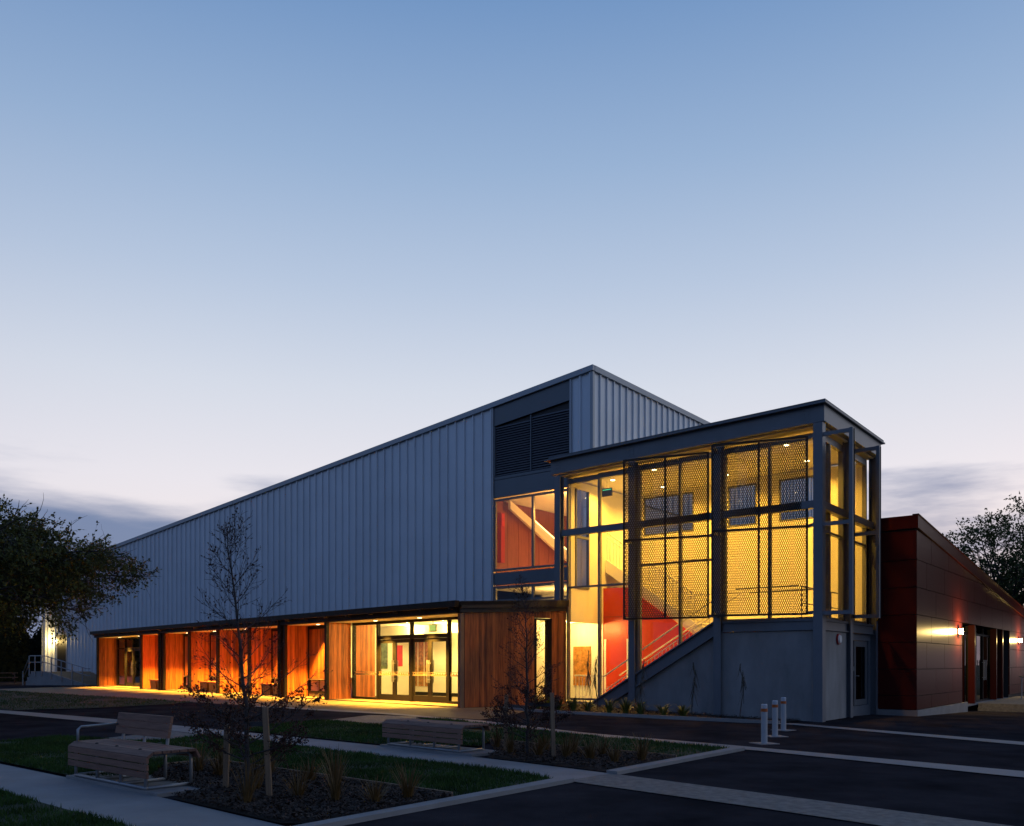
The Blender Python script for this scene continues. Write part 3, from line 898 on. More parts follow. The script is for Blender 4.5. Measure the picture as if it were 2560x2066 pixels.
    for hin, out, cx_ in (((7.72, 22.37), (5.42, 23.25), -2.79), ((5.52, 24.03), (3.27, 25.0), -5.53)):
        h_, o_ = to_t(hin), to_t(out)
        l_ = math.hypot(o_[0] - h_[0], o_[1] - h_[1])
        o_ = (h_[0] + (o_[0] - h_[0]) * SW / l_, h_[1] + (o_[1] - h_[1]) * SW / l_)
        s_ = sunscreen(root, h_, o_, Z0)
        for zz in (Z0 + .05, Z0 + 2.31, Z0 + SH - .06):
            MB().seg((o_[0] + .05, o_[1] + .03), (cx_ + .0, -.115), -.03, .03, zz - .04, zz + .04).build('screen_arm', 'steel', root)
            MB().seg((h_[0] - .0, h_[1] + .035), (h_[0] + .18, -.125), -.03, .03, zz - .04, zz + .04).build('screen_arm', 'steel', root)
    for y0 in (0.0, 2.34):
        h_, o_ = (.17, y0 + 2.30), (.86, y0 - .02)
        l_ = math.hypot(o_[0] - h_[0], o_[1] - h_[1])
        h_ = (o_[0] + (h_[0] - o_[0]) * SW / l_, o_[1] + (h_[1] - o_[1]) * SW / l_)
        s_ = sunscreen(root, h_, o_, Z0)
        MB().box(.78, .87, y0 - .11, y0 - .03, Z0 - .03, Z0 + SH + .02).build('screen_post', 'steel', root)
        for zz in (Z0 + .03, Z0 + 2.31, Z0 + SH - .04):
            box('screen_arm', 'steel', root, .125, .779, y0 - .10, y0 - .04, zz - .05, zz + .05)
    return root
tower = build_tower()

# ------------------------------------------------------------------ timber entrance wing
def boards(parent, p, q, t0, t1, z0, z1, w=.11, m='cedar', gap=.006):
    """upright boards side by side from p to q; z0/z1 functions of the share of the way"""
    l_ = math.hypot(q[0] - p[0], q[1] - p[1])
    n = max(1, round(l_ / w))
    g = gap / l_
    for i in range(n):
        a_, b_ = i / n + g / 2, (i + 1) / n - g / 2
        pa = (p[0] + (q[0] - p[0]) * a_, p[1] + (q[1] - p[1]) * a_)
        pb = (p[0] + (q[0] - p[0]) * b_, p[1] + (q[1] - p[1]) * b_)
        za = z0(a_) if callable(z0) else z0
        zb = (z1(a_), z1(b_)) if callable(z1) else z1
        MB().seg(pa, pb, t0, t1, za, zb).build('board', m, parent)
FINS = [7.5, 10.55, 13.55, 16.55, 19.6, 22.65, 25.7, 32.5]
def build_wing():
    root = thing('entrance_wing', 'low timber-clad entrance wing with a dark flat roof and deep fin bays', 'building', (K[0], K[1], 0), ROTC)
    G = .2
    SOF = 2.98
    # floor slab and roof
    ptB = to_c(*tw(-9.72 - 34.5, 4.1)[:2])
    EJ = (.75, 3.7)
    zr = lambda y: 3.32 + .046 * y
    roof = [(-32.85, -.14), (.12, -.14), (.84, 3.56), (.36, 3.60), (-.36, 7.7), ptB]
    MB().prism([(x, y, zr(y) - .10) for x, y in roof], [(x, y, zr(y)) for x, y in roof]).build('roof', 'black_frame', root)
    box('fascia', 'black_frame', root, -32.8, -.06, -.10, .10, SOF + .005, 3.20)
    box('gutter', 'black_frame', root, -32.9, .11, -.30, -.145, 3.16, 3.34)
    for i in range(24):
        x = -32.4 + i * 1.4
        box('gutter_bracket', 'bronze', root, x, x + .03, -.305, -.14, 3.10, 3.158)
    # fascia of the end wall: two bands
    MB().seg((.02, -.05), (EJ[0] + .03, EJ[1]), -.04, .05, (SOF + .02, SOF + .19), (SOF + .14, SOF + .31)).build('fascia', 'bronze', root)
    MB().seg((.02, -.05), (EJ[0] + .03, EJ[1]), -.10, .05, (SOF + .145, SOF + .315), (3.33, 3.50)).build('fascia', 'bronze', root)
    box('soffit', 'ceiling', root, -32.6, -.12, .105, 1.2, SOF + .0, SOF + .02)
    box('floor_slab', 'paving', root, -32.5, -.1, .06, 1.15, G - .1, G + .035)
    # end wall
    backing = MB().seg((.06, .1), (.06 + .70 * .67, .1 + 3.6 * .67), .03, .10, G, (SOF, SOF + .1)).build('end_wall', 'dark_timber', root)
    ztop = lambda t: SOF + .01 + .17 * t
    e = lambda t: (.0 + EJ[0] * t, .0 + EJ[1] * t)
    t0, t1 = .685, .845
    boards(backing, e(.035), e(t0 - .005), -.01, .02, G + .02, lambda a_: ztop(.035 + a_ * (t0 - .04)), w=.095)
    boards(backing, e(t1 + .005), e(.995), -.01, .02, G + .02, lambda a_: ztop(t1 + a_ * (.995 - t1)), w=.095)
    boards(backing, e(t0), e(t1), -.01, .02, 2.92, lambda a_: ztop(t0 + a_ * (t1 - t0)), w=.095)
    wf = MB().seg(e(t0), e(t0 + .012), -.03, .16, G + .05, 2.86).seg(e(t1 - .035), e(t1), -.04, .16, G + .05, 2.86).seg(e(t0), e(t1), -.05, .16, 2.862, 2.90).seg(e(t0 + .0125), e(t1 - .0355), -.03, .16, G + .02, G + .09)
    wf = wf.build('window', 'black_frame', root)
    MB().seg(e(t0 + .0126), e(t1 - .0356), .10, .112, G + .091, 2.861).build('pane', 'glass', wf)
    MB().seg(e(t1 + .01), e(.995), .03, .10, G, SOF + .1).build('end_wall', 'dark_timber', root)
    # corner post
    cp = box('corner_post', 'dark_timber', root, -.10, .01, -.03, .08, G - .02, SOF - .002)
    box('corner_trim', 'stake_timber', root, .012, .05, -.045, .08, G + .0, SOF - .002)
    # fins
    for q in FINS:
        fb = box('fin', 'dark_timber', root, -q - .08, -q - .02, .08, 1.0 if q < 32 else 1.1, G, SOF - .002)
        boards(fb, (-q - .02 + .0, .09), (-q - .02, .995), -.028, .0, G + .04, SOF - .004, w=.105)
        boards(fb, (-q - .08, .995), (-q - .08, .09), -.028, .0, G + .04, SOF - .004, w=.105)
        box('post', 'black_frame', root, -q - .12, -q + .02, -.03, .079, G - .03, SOF + .003)
    for q in (10.85, 22.95):
        box('post', 'black_frame', root, -q - .12, -q + .05, -.05, .06, G - .03, SOF + .003)
        MB().tube([(-q - .02, -.11, G - .02), (-q - .02, -.11, 3.15)], .045, 10).build('downpipe', 'black_frame', root)
    # back wall of each bay: framed timber above, low window below
    for qa, qb in list(zip(FINS[:-2], FINS[1:-1])):
        xa, xb = -qb + .012, -qa - .112
        fr = MB().box(xa, xa + .07, .96, 1.06, G + .04, SOF - .004).box(xb - .07, xb, .96, 1.06, G + .04, SOF - .004)
        for z0, z1 in ((G + .17, G + .25), (.86, .93), (SOF - .14, SOF - .004)):
            fr.box(xa + .0705, xb - .0705, .96, 1.06, z0, z1)
        fr = fr.build('window', 'black_frame', root)
        box('sill', 'stake_timber', fr, xa + .08, xb - .08, .90, .955, .885, .915)
        bk = box('backing_wall', 'dark_timber', root, xa + .071, xb - .071, 1.02, 1.05, .931, SOF - .141)
        boards(bk, (xa + .072, 1.0), (xb - .072, 1.0), -.012, .018, .935, SOF - .142, w=.11)
        box('pane', 'glass', fr, xa + .071, xb - .071, 1.0, 1.01, G + .251, .859)
        box('dado', 'plaster', root, xa, xb, 1.5, 1.54, G, .98)
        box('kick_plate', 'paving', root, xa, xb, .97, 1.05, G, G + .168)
        box('inner_sill', 'ceiling', root, xa, xb, 1.08, 1.49, .94, .97)
    # left door bay
    def glazed_door(parent, xa, xb, y, z0, z1, handle_side):
        d_ = MB().box(xa, xa + .10, y - .025, y + .025, z0, z1).box(xb - .10, xb, y - .025, y + .025, z0, z1).box(xa + .1005, xb - .1005, y - .025, y + .025, z0, z0 + .20).box(xa + .1005, xb - .1005, y - .025, y + .025, z1 - .12, z1)
        d_ = d_.build('door', 'black_frame', parent)
        box('pane', 'glass', d_, xa + .101, xb - .101, y - .006, y + .006, z0 + .201, z1 - .121)
        hx = xb - .05 if handle_side > 0 else xa + .05
        h_ = MB()
        for s_ in (-1, 1):
            h_.tube([(hx, y + s_ * .09, .88), (hx, y + s_ * .09, 1.62)], .016, 8)
            for zz in (.98, 1.52):
                h_.tube([(hx, y + s_ * .026, zz), (hx, y + s_ * .09, zz)], .010, 6)
        h_.build('handle', 'galvanised', d_)
        return d_
    y = 1.06
    zl = G + .04
    # (left) timber side, glazed leaf
    xa, xb = -32.35, -25.82
    fr = MB()
    for x in (xa, -31.1, -29.85, -28.55, -27.2, xb - .07):
        fr.box(x, x + .07, y - .05, y + .05, zl, SOF - .004)
    fr = fr.build('glazing_frame', 'black_frame', root)
    xs = [xa, -31.1, -29.85, -28.55, -27.2, xb - .07]
    for i, (a_, b_) in enumerate(zip(xs, xs[1:])):
        for z0, z1 in ((2.32, 2.40), (SOF - .10, SOF - .004)):
            box('transom', 'black_frame', fr, a_ + .071, b_ - .001, y - .05, y + .05, z0, z1)
        box('pane', 'glass', root, a_ + .071, b_ - .001, y - .006, y + .006, 2.401, SOF - .101)
        if i in (1, 2):
            glazed_door(root, a_ + .075, b_ - .005, y, zl + .01, 2.315, 1 if i == 1 else -1)
        else:
            box('transom', 'black_frame', fr, a_ + .071, b_ - .001, y - .05, y + .05, zl, zl + .09)
            box('pane', 'glass', root, a_ + .071, b_ - .001, y - .006, y + .006, zl + .091, 2.319)
    bk = box('backing_wall', 'dark_timber', root, -32.4, -25.8, 2.65, 2.7, G, SOF)
    boards(bk, (-32.4, 2.6), (-25.9, 2.6), 0, .03, G + .04, SOF - .02, w=.22)
    # main doors
    xa, xb = -7.38, -.95
    MUL = [-7.38, -5.82, -3.84, -1.85, -1.02]
    fr = MB()
    for x in MUL:
        fr.box(x - .045, x + .045, y - .06, y + .06, zl, SOF - .004)
    fr = fr.build('glazing_frame', 'black_frame', root)
    for i, (a_, b_) in enumerate(zip(MUL, MUL[1:])):
        a2, b2 = a_ + .046, b_ - .046
        box('transom', 'black_frame', fr, a2, b2, y - .06, y + .06, SOF - .09, SOF - .004)
        if i in (1, 2):
            box('transom', 'black_frame', fr, a2, b2, y - .06, y + .06, 2.40, 2.47)
            box('transom', 'black_frame', fr, a2, b2, y - .062, y + .02, 2.34, 2.399)
            box('pane', 'glass', root, a2, b2, y - .006, y + .006, 2.471, SOF - .091)
            m_ = (a2 + b2) / 2
            glazed_door(root, a2 + .004, m_ - .003, y, zl + .01, 2.335, 1)
            glazed_door(root, m_ + .003, b2 - .004, y, zl + .01, 2.335, -1)
        else:
            box('transom', 'black_frame', fr, a2, b2, y - .06, y + .06, zl, zl + .08)
            box('pane', 'glass', root, a2, b2, y - .006, y + .006, zl + .081, SOF - .091)
        sp = MB()
        n = int((b2 - a2 - .02) / .13)
        for k in range(n):
            xx = a2 + .01 + k * .13
            sp.box(xx, xx + .128, y - .0295, y - .0275, 1.10, 1.13)
            sp.xz([(xx, 1.131), (xx + .128, 1.131), (xx + .064, 1.20)], y - .0295, y - .0275)
            sp.box(xx, xx + .128, y - .0295, y - .0275, 1.205, 1.225)
        sp.build('safety_decal', 'stake_timber', root)
    # lobby inside
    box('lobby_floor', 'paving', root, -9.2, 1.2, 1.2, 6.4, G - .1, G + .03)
    box('lobby_ceiling', 'ceiling', root, -9.2, -.35, 1.13, 6.4, SOF - .03, SOF + .03)
    box('lobby_wall', 'plaster', root, -9.2, -.7, 4.9, 4.96, G + .03, SOF - .035)
    box('skirting', 'black_frame', root, -9.1, -.75, 4.87, 4.895, G + .03, G + .17)
    box('lobby_wall', 'plaster', root, -9.25, -9.2, 1.15, 4.95, G, SOF - .035)
    ib = box('inner_fin', 'dark_timber', root, -7.50, -7.44, 1.13, 2.0, G + .03, SOF - .035)
    boards(ib, (-7.44, 1.14), (-7.44, 1.98), -.025, 0, G + .04, SOF - .04, w=.105)
    box('bulkhead', 'plaster', root, -9.2, -.7, 3.4, 3.5, 2.62, SOF - .035)
    MB().seg((-1.0, 4.9), (-.72, 2.6), 0, .06, G + .03, SOF - .035).build('lobby_wall', 'plaster', root)
    return root
wing = build_wing()

# artworks on the lobby walls, plain stand-ins
def artwork(x, y, z0, w, h, m, label, frame=True, root_rot=ROTC, wf=cw):
    p = wf(x, y)
    t = thing('artwork', label, 'artwork', (p[0], p[1], z0), root_rot)
    box('board', m, t, 0, w, -.03, -.004, 0, h)
    if frame:
        MB().box(-.02, -.001, -.035, -.004, -.02, h + .02).box(w + .001, w + .02, -.035, -.004, -.02, h + .02).box(0, w, -.035, -.004, -.02, -.001).box(0, w, -.035, -.004, h + .001, h + .02).build('frame', 'black_frame', t)
    return t
artwork(-9.198, 2.55, 1.40, .40, .60, 'art_a', 'small framed print on the lobby side wall closest to the timber fin', True, ROTC + R(90))
artwork(-9.198, 3.35, 1.30, .42, 1.05, 'art_a', 'tall green and black collage on the lobby side wall', False, ROTC + R(90))
artwork(-9.198, 4.05, 1.40, .45, .85, 'art_red', 'red toned poster on the lobby side wall beside the hanging banners', False, ROTC + R(90))
for i in range(3):
    artwork(-9.02 + i * .42, 4.9, .60, .32, 1.80, 'art_b', 'long hanging patterned banner on the lobby wall', False)['group'] = 'hanging banners on the lobby wall'
artwork(-11.6, 2.44, .75, .75, 1.35, 'artwork_wood', 'dark carved timber panel on the lobby wall beside the stair foot', False, ROT, tw)
artwork(-10.4, 2.44, .75, .72, 1.35, 'artwork_wood', 'reddish carved timber panel on the lobby wall nearer the stair foot', False, ROT, tw)
artwork(-9.35, 2.44, .75, .72, 1.35, 'artwork_wood', 'carved timber panel on the lobby wall close to the red stair wall', False, ROT, tw)

# ------------------------------------------------------------------ red wing
def build_red():
    root = thing('red_wing', 'low dark red panel-clad wing with a sloping parapet and glazed entry', 'building', (RW[0], RW[1], 0), ROT)
    zt = lambda y: 5.88 - .0885 * y
    LEN = 27.0
    ROWS = [.14, .55, 1.34, 2.14, 2.95, 3.76, 4.57, 5.45]
    GE, GF = 6.3, 16.2
    # solid core
    core = MB()
    core.prism([(-9.0, .05, -.5), (-.05, .05, -.5), (-.05, GE, -.5), (-9.0, GE, -.5)], [(-9.0, .05, zt(0) - .12), (-.05, .05, zt(0) - .12), (-.05, GE, zt(GE) - .12), (-9.0, GE, zt(GE) - .12)])
    core.prism([(-9.0, GE + .01, 3.0), (-.05, GE + .01, 3.0), (-.05, LEN, 3.0), (-9.0, LEN, 3.0)], [(-9.0, GE + .01, zt(GE) - .12), (-.05, GE + .01, zt(GE) - .12), (-.05, LEN, zt(LEN) - .12), (-9.0, LEN, zt(LEN) - .12)])
    core.box(-9.0, -.05, GF, LEN, -.5, 2.99)
    core.build('wall_core', 'dark_room', root)
    g = .010
    for z0, z1 in zip(ROWS, ROWS[1:]):
        x = 0.0
        while x > -8.9:
            x2 = max(-9.0, x - 2.4)
            box('panel', 'red_panel', root, x2 + g, x - g, 0, .04, z0 + g, z1 - g)
            x = x2
    stag = 0
    for z0, z1 in zip(ROWS, ROWS[1:]):
        stag = (stag + 1) % 3
        y = 0.0
        first = True
        while y < LEN:
            y2 = min(LEN, y + (2.4 if not first else 1.2 + .6 * stag))
            first = False
            ya, yb = y + g, y2 - g
            segs = [(ya, yb)]
            if z0 < 2.94:
                segs = []
                if ya < GE: segs.append((ya, min(yb, GE - g)))
                if yb > GF: segs.append((max(ya, GF + g), yb))
            for sa, sb in segs:
                if sb - sa < .05: continue
                ta, tb = min(z1 - g, zt(sa) - .40), min(z1 - g, zt(sb) - .40)
                if ta < z0 + .04: continue
                if tb < z0 + g + .01:
                    sb = (5.88 - .40 - z0 - g - .02) / .0885
                    tb = z0 + g + .02
                    if sb <= sa: continue
                MB().prism([(-.04, sa, z0 + g), (0, sa, z0 + g), (0, sb, z0 + g), (-.04, sb, z0 + g)], [(-.04, sa, ta), (0, sa, ta), (0, sb, tb), (-.04, sb, tb)]).build('panel', 'red_panel', root)
            y = y2
    # parapet and roof
    MB().seg((-9.0, -.05), (.05, -.05), 0, .10, zt(0) - .385, zt(0)).build('parapet', 'red_panel', root)
    MB().seg((.05, .051), (.05, LEN), 0, .12, (zt(0) - .385, zt(LEN) - .385), (zt(0) + .001, zt(LEN) + .001)).build('parapet', 'red_panel', root)
    MB().seg((.075, -.07), (.075, LEN), -.0, .18, (zt(0) + .004, zt(LEN) + .004), (zt(0) + .03, zt(LEN) + .03)).build('coping', 'red_panel', root)
    MB().prism([(-9, .1, zt(0) - .1), (-.12, .1, zt(0) - .1), (-.12, LEN, zt(LEN) - .1), (-9, LEN, zt(LEN) - .1)], [(-9, .1, zt(0) - .04), (-.12, .1, zt(0) - .04), (-.12, LEN, zt(LEN) - .04), (-9, LEN, zt(LEN) - .04)]).build('roof', 'roofing', root)
    # plinth
    box('plinth', 'concrete', root, -9, .03, -.03, .045, -.4, .128)
    box('plinth', 'concrete', root, -.045, .03, .046, GE + .8, -.6, .128)
    # recessed glazed entry
    fx = -.30
    fr = MB()
    ys = [GE + .02, 7.5, 8.7, 10.1, 11.5, 13.1, 14.6, GF - .1]
    for y in ys:
        fr.box(fx - .06, fx + .06, y, y + .09, .02, 2.92)
    fr.box(fx - .05, fx + .05, GE + .02, GF, 2.60, 2.68)
    fr.box(fx - .05, fx + .05, GE + .02, GF, .0, .08)
    fr = fr.build('glazing_frame', 'black_frame', root)
    for a_, b_ in zip(ys, ys[1:]):
        box('pane', 'glass_dark', fr, fx - .006, fx + .006, a_ + .091, b_ - .001, .081, 2.599)
    for y in (8.55, 13.0, 14.5):
        box('red_fin', 'red_panel', root, fx + .07, -.002, y, y + .12, .02, 2.94)
    for y in (11.35, 11.75):
        MB().tube([(fx + .12, y, .85), (fx + .12, y, 1.65)], .018, 8).tube([(fx + .05, y, .95), (fx + .12, y, .95)], .01, 6).tube([(fx + .05, y, 1.55), (fx + .12, y, 1.55)], .01, 6).build('handle', 'galvanised', root)
    box('entry_floor', 'concrete', root, -3.0, -.05, GE, GF, -.05, .01)
    box('inner_wall', 'dark_room', root, -3.1, -3.0, GE, GF, 0, 3.0)
    return root
build_red()
def steps():
    p = tw(1.2, 4.85 + 8.8)
    t = thing('entry_steps', 'pale concrete entry steps in front of the red wing doors', 'steps', (p[0], p[1], 0), ROT)
    for i, (d_, z) in enumerate(((1.9, -.14), (1.55, .02))):
        box('step', 'aggregate', t, .05, d_, 0 + i * .1, 9.0, -.6 if i == 0 else -.139, z)
    return t
steps()
def stair_rail():
    p = tw(1.2, 4.85 + 15.2)
    t = thing('handrail', 'bent steel handrail beside the entry steps', 'handrail', (p[0], p[1], 0), ROT)
    MB().tube([(1.95, 0, -.15), (1.95, 0, .55), (1.88, 0, .62), (1.1, 0, .92), (.5, 0, .95)], .024, 8).build('rail', 'galvanised', t, smooth=True)
    MB().tube([(.6, 0, .02), (.6, 0, .94)], .022, 8).build('post', 'galvanised', t)
stair_rail()

# ------------------------------------------------------------------ lamps
WARM = (1, .50, .045)
def downlight(p, energy, color, label, group, spot=130, size=.06, rad=.085, kind='SPOT', drop=.03):
    t = thing('downlight', label, 'downlight', p, 0, group)
    MB().lathe([(rad * .8, -.004), (rad * 1.2, -.012), (rad * 1.2, .0)], 16).build('trim_ring', 'white_paint', t)
    MB().lathe([(rad * .78, -.014), (rad * .78, -.006)], 16).build('lens', 'lamp_glow', t)
    light('lamp', kind, (0, 0, -drop), energy, color, t, size, spot)
    return t
ORANGE = (1, .50, .055)
for x in (-2.7, -5.2, -9.0, -12.0, -15.0, -18.05, -21.1, -24.15, -27.4, -30.4):
    downlight(cw(x, .52, 2.978), 4700, ORANGE, 'round recessed downlight in the soffit of the timber entrance wing', 'downlights in the entrance wing soffit', spot=92)
LOB = (1, .66, .16)
for x, y in ((-2.4, 3.0), (-4.6, 3.0), (-6.8, 3.0), (-2.6, 4.2), (-5.0, 4.2)):
    downlight(cw(x, y, 2.945), 230, LOB, 'round downlight in the ceiling of the bright lobby', 'downlights in the lobby ceiling', kind='POINT', drop=.14, size=.08)
for x, y in ((-8.9, 1.6), (-8.55, .95)):
    p = tw(x, y, 2.9)
    downlight(p, 95, LOB, 'round downlight in the lobby ceiling beside the stair foot', 'downlights beside the stair foot', kind='POINT', drop=.14, size=.08)
def zc(x):
    return 7.695 + .0247 * x
for x, y in ((-1.4, 1.4), (-3.5, 1.4), (-5.6, 1.4), (-1.6, 3.6), (-4.2, 3.6), (-7.3, 1.7), (-6.6, 3.8)):
    downlight(tw(x, y, zc(x)), 480, WARM, 'round downlight in the high ceiling of the stair tower', 'downlights in the stair tower ceiling', spot=150, drop=.05, size=.08)
# bracket lights under the flights and landing
for x, y, z in ((-7.55, 1.6, 4.05), (-5.0, 2.2, 2.3), (-6.2, 1.5, 3.4)):
    pass
def bulkhead_light(p, rz, e, label):
    t = thing('stair_light', label, 'wall light', p, rz, 'wall lights along the stair')
    MB().lathe([(.09, 0), (.09, .05)], 14).build('body', 'white_paint', t)
    light('lamp', 'POINT', (0, -.12, .0), e, WARM, t, .06)
    return t
def wall_lamp(p, rz, label, energy):
    """box lamp on a wall, its open face lit; local -y points away from the wall"""
    t = thing('wall_lamp', label, 'wall lamp', p, rz, None)
    MB().box(-.10, .10, -.03, -.002, -.12, .12).build('back_plate', 'frame', t)
    MB().box(-.09, .09, -.15, -.031, .085, .11).box(-.09, .09, -.15, -.031, -.11, -.085).build('housing', 'frame', t)
    MB().box(-.085, .085, -.14, -.035, -.083, .083).build('diffuser', 'wall_lamp_glow', t)
    light('lamp', 'POINT', (0, -.26, .0), energy, (1, .68, .22), t, .05)
    return t
p = tw(-44.2, -.052, 3.07, Q)
wall_lamp(p, ROT, 'glowing lamp on the metal wall above the ramp', 200)
p = tw(1.2 + .003, 4.85 + 5.67, 2.62)
wall_lamp(p, ROT + R(90), 'glowing lamp on the red wall beside the glazed entry', 170)
p = tw(1.2 + .003, 4.85 + 18.6, 2.58)
wall_lamp(p, ROT + R(90), 'glowing lamp on the red wall beyond the glazed entry', 170)

# ------------------------------------------------------------------ exit signs and alarm
def exit_sign(p, rz, w, h, glow, label, hang):
    t = thing('exit_sign', label, 'exit sign', p, rz)
    box('case', 'sign_dark', t, -w / 2, w / 2, -.02, .02, 0, h)
    if glow:
        box('panel', 'sign_glow', t, -w / 2 + .02, w / 2 - .02, -.026, -.0205, .02, h - .02)
        box('border', 'white_paint', t, -w / 2 - .012, w / 2 + .012, -.019, .019, -.014, -.001)
    else:
        box('panel', 'sign_glow_edge', t, -w / 2 + .03, w / 2 - .03, -.026, -.0205, h - .06, h - .035)
    MB().tube([(0, 0, h), (0, 0, h + hang)], .012, 6).build('hanger', 'sign_dark', t)
p = cw(-3.4, 1.6)
exit_sign((p[0], p[1], 2.58), ROTC, .38, .24, True, 'lit green exit sign hanging inside the lobby doors', .12)
p = cw(-28.0, 1.5)
exit_sign((p[0], p[1], 2.55), ROTC, .38, .24, True, 'lit green exit sign hanging in the far timber door bay', .40)
p = tw(-1.75, 1.5, 7.0, Q)
exit_sign((p[0], p[1], 7.62), ROT, .42, .28, False, 'dark exit sign with a green edge behind the hall bay window', .28)
p = tw(-7.45, 1.6)
exit_sign((p[0], p[1], 6.98), ROT, .38, .26, False, 'dark exit sign with a green edge hanging in the stair tower', .22)
t = thing('alarm_sounder', 'round white alarm sounder with a red rim on the concrete tower wall', 'alarm', tw(.002, 1.46, 2.17), ROT)
m_ = MB().tube([(0, 0, 0), (.05, 0, 0)], .15, 18).build('rim', 'alarm_red', t)
MB().tube([(.051, 0, 0), (.085, 0, 0)], [.125, .10], 18).build('dome', 'white_paint', t)
p = tw(-4.72, .62, 6.9, Q)
t = thing('hose_cabinet', 'red fire cabinet behind the hall bay window', 'fire cabinet', p, ROT)
box('case', 'alarm_red', t, -.22, -.02, -.12, .12, -1.28, .75)
box('sign', 'art_red', t, -.019, .0, -.09, .09, .2, .7)

# ------------------------------------------------------------------ benches
def bench(name, label, loc, rz, back):
    t = thing(name, label, 'bench', loc, rz)
    Lh = 1.06
    # bent slats: seat boards on top, dropped boards in front and a short one behind
    seat_y = [-.20, -.095, .01, .115, .22]
    for y in seat_y:
        box('slat', 'bench_timber', t, -Lh, Lh, y - .046, y + .046, .415, .45, bevel=.004)
    MB().prism([(-Lh, -.335, .395), (Lh, -.335, .395), (Lh, -.30, .375), (-Lh, -.30, .375)], [(-Lh, -.255, .449), (Lh, -.255, .449), (Lh, -.255, .415), (-Lh, -.255, .415)]).build('slat', 'bench_timber', t)
    for z in (.3435, .275, .206, .138):
        pass
    for i in range(3):
        z1 = .388 - i * .086
        box('slat', 'bench_timber', t, -Lh, Lh, -.340, -.308, z1 - .074, z1, bevel=.004)
    MB().prism([(-Lh, .335, .345), (Lh, .335, .345), (Lh, .305, .335), (-Lh, .305, .335)], [(-Lh, .275, .445), (Lh, .275, .445), (Lh, .272, .41), (-Lh, .272, .41)]).build('slat', 'bench_timber', t)
    for x in (-.94, -.32, .32, .94):
        f = MB()
        f.tube([(x, -.285, .03), (x, -.285, .37), (x, -.22, .405), (x, .22, .405), (x, .27, .36), (x, .27, .03)], .021, 8)
        f.tube([(x, -.285, .021), (x, .27, .021)], .020, 8)
        f.build('leg_frame', 'galvanised', t, smooth=True)
    MB().tube([(-.96, -.285, .0215), (.96, -.285, .0215)], .0205, 8).build('floor_rail', 'galvanised', t, smooth=True)
    bl = MB()
    for x in (-.45, .1, .7):
        bl.lathe([(.022, .450), (.022, .456), (.008, .462)], 8, (x, -.235))
    bl.build('stud', 'black_frame', t)
    if back:
        for i in range(3):
            z0 = .53 + i * .092
            y0 = .245 + i * .016
            MB().prism([(-1.0, y0, z0), (.42, y0, z0), (.42, y0 + .035, z0), (-1.0, y0 + .035, z0)], [(-1.0, y0 + .015, z0 + .086), (.42, y0 + .015, z0 + .086), (.42, y0 + .05, z0 + .086), (-1.0, y0 + .05, z0 + .086)]).build('backrest_slat', 'bench_timber', t)
        for x in (-.9, -.3, .3):
            MB().prism([(x - .025, .29, .40), (x + .025, .29, .40), (x + .025, .31, .40), (x - .025, .31, .40)], [(x - .025, .335, .79), (x + .025, .335, .79), (x + .025, .355, .79), (x - .025, .355, .79)]).build('back_support', 'galvanised', t)
        MB().tube([(-.97, -.25, .44), (-.97, -.25, .60), (-.97, -.21, .635), (-.97, .285, .65)], .018, 8).build('armrest', 'galvanised', t, smooth=True)
    return t
def pad(c_, rz, x0, x1, y0, y1):
    P = []
    for x, y in ((x0, y0), (x1, y0), (x1, y1), (x0, y1)):
        P.append((c_[0] + x * math.cos(rz) - y * math.sin(rz), c_[1] + x * math.sin(rz) + y * math.cos(rz)))
    sheet('pavement_pad', P, 'concrete', .045, step=2.0, thick=.06)
B1, B1R = (-4.74, 10.70), R(-40.7)
B2, B2R = (-1.34, 14.91), R(-44.5)
pad(B1, B1R, -1.14, 1.30, -.33, .42)
pad(B2, B2R, -1.14, 1.30, -.33, .42)
bench('bench', 'slatted timber bench with a backrest and one armrest on steel legs', (*B1, .045), B1R, True)
bench('bench', 'slatted timber bench without a backrest on steel legs', (*B2, .045), B2R, False)
for i, q in enumerate((12.0, 18.0, 24.1)):
    p = cw(-q - .15, .42)
    t = thing('porch_bench', ['dark slatted timber bench in the fin bay closest to the main glass doors', 'dark slatted timber bench in the middle fin bay of the colonnade', 'dark slatted timber bench in the fin bay closest to the far glass doors'][i], 'bench', (p[0], p[1], .236), ROTC, 'benches between the timber fins')
    box('seat', 'cedar', t, -.95, 1.05, -.22, .22, .42, .47)
    for x0 in (-.85, .15):
        e = MB()
        for k in range(5):
            xx = x0 + k * .155
            e.prism([(xx - .0, -.16, 0), (xx + .13, -.16, 0), (xx + .13, .16, 0), (xx, .16, 0)], [(xx + .01, -.20, .419), (xx + .12, -.20, .419), (xx + .12, .20, .419), (xx + .01, .20, .419)])
        e.build('end_block', 'dark_timber', t)

# ------------------------------------------------------------------ bollards
for i, ((x, y), lab) in enumerate((((4.74, 16.12), 'white bollard with an orange band closest to the grass corner'), ((5.43, 17.71), 'middle white bollard with an orange band of the row of three'), ((6.12, 19.34), 'white bollard with an orange band closest to the stair tower'))):
    z = ground_z(x, y)
    t = thing('bollard', lab, 'bollard', (x, y, z), rnd.uniform(0, 1), 'row of white bollards')
    MB().lathe([(.058, .012), (.058, .60)], 20).build('post', 'bollard_white', t, smooth=False)
    MB().lathe([(.0615, .6), (.0615, .66)], 20).build('band', 'bollard_orange', t)
    MB().lathe([(.058, .661), (.058, .73), (.045, .745)], 20).build('cap', 'bollard_cap', t)
    MB().box(-.20, .20, -.20, .20, -.02, .012).build('base_plate', 'concrete', t)

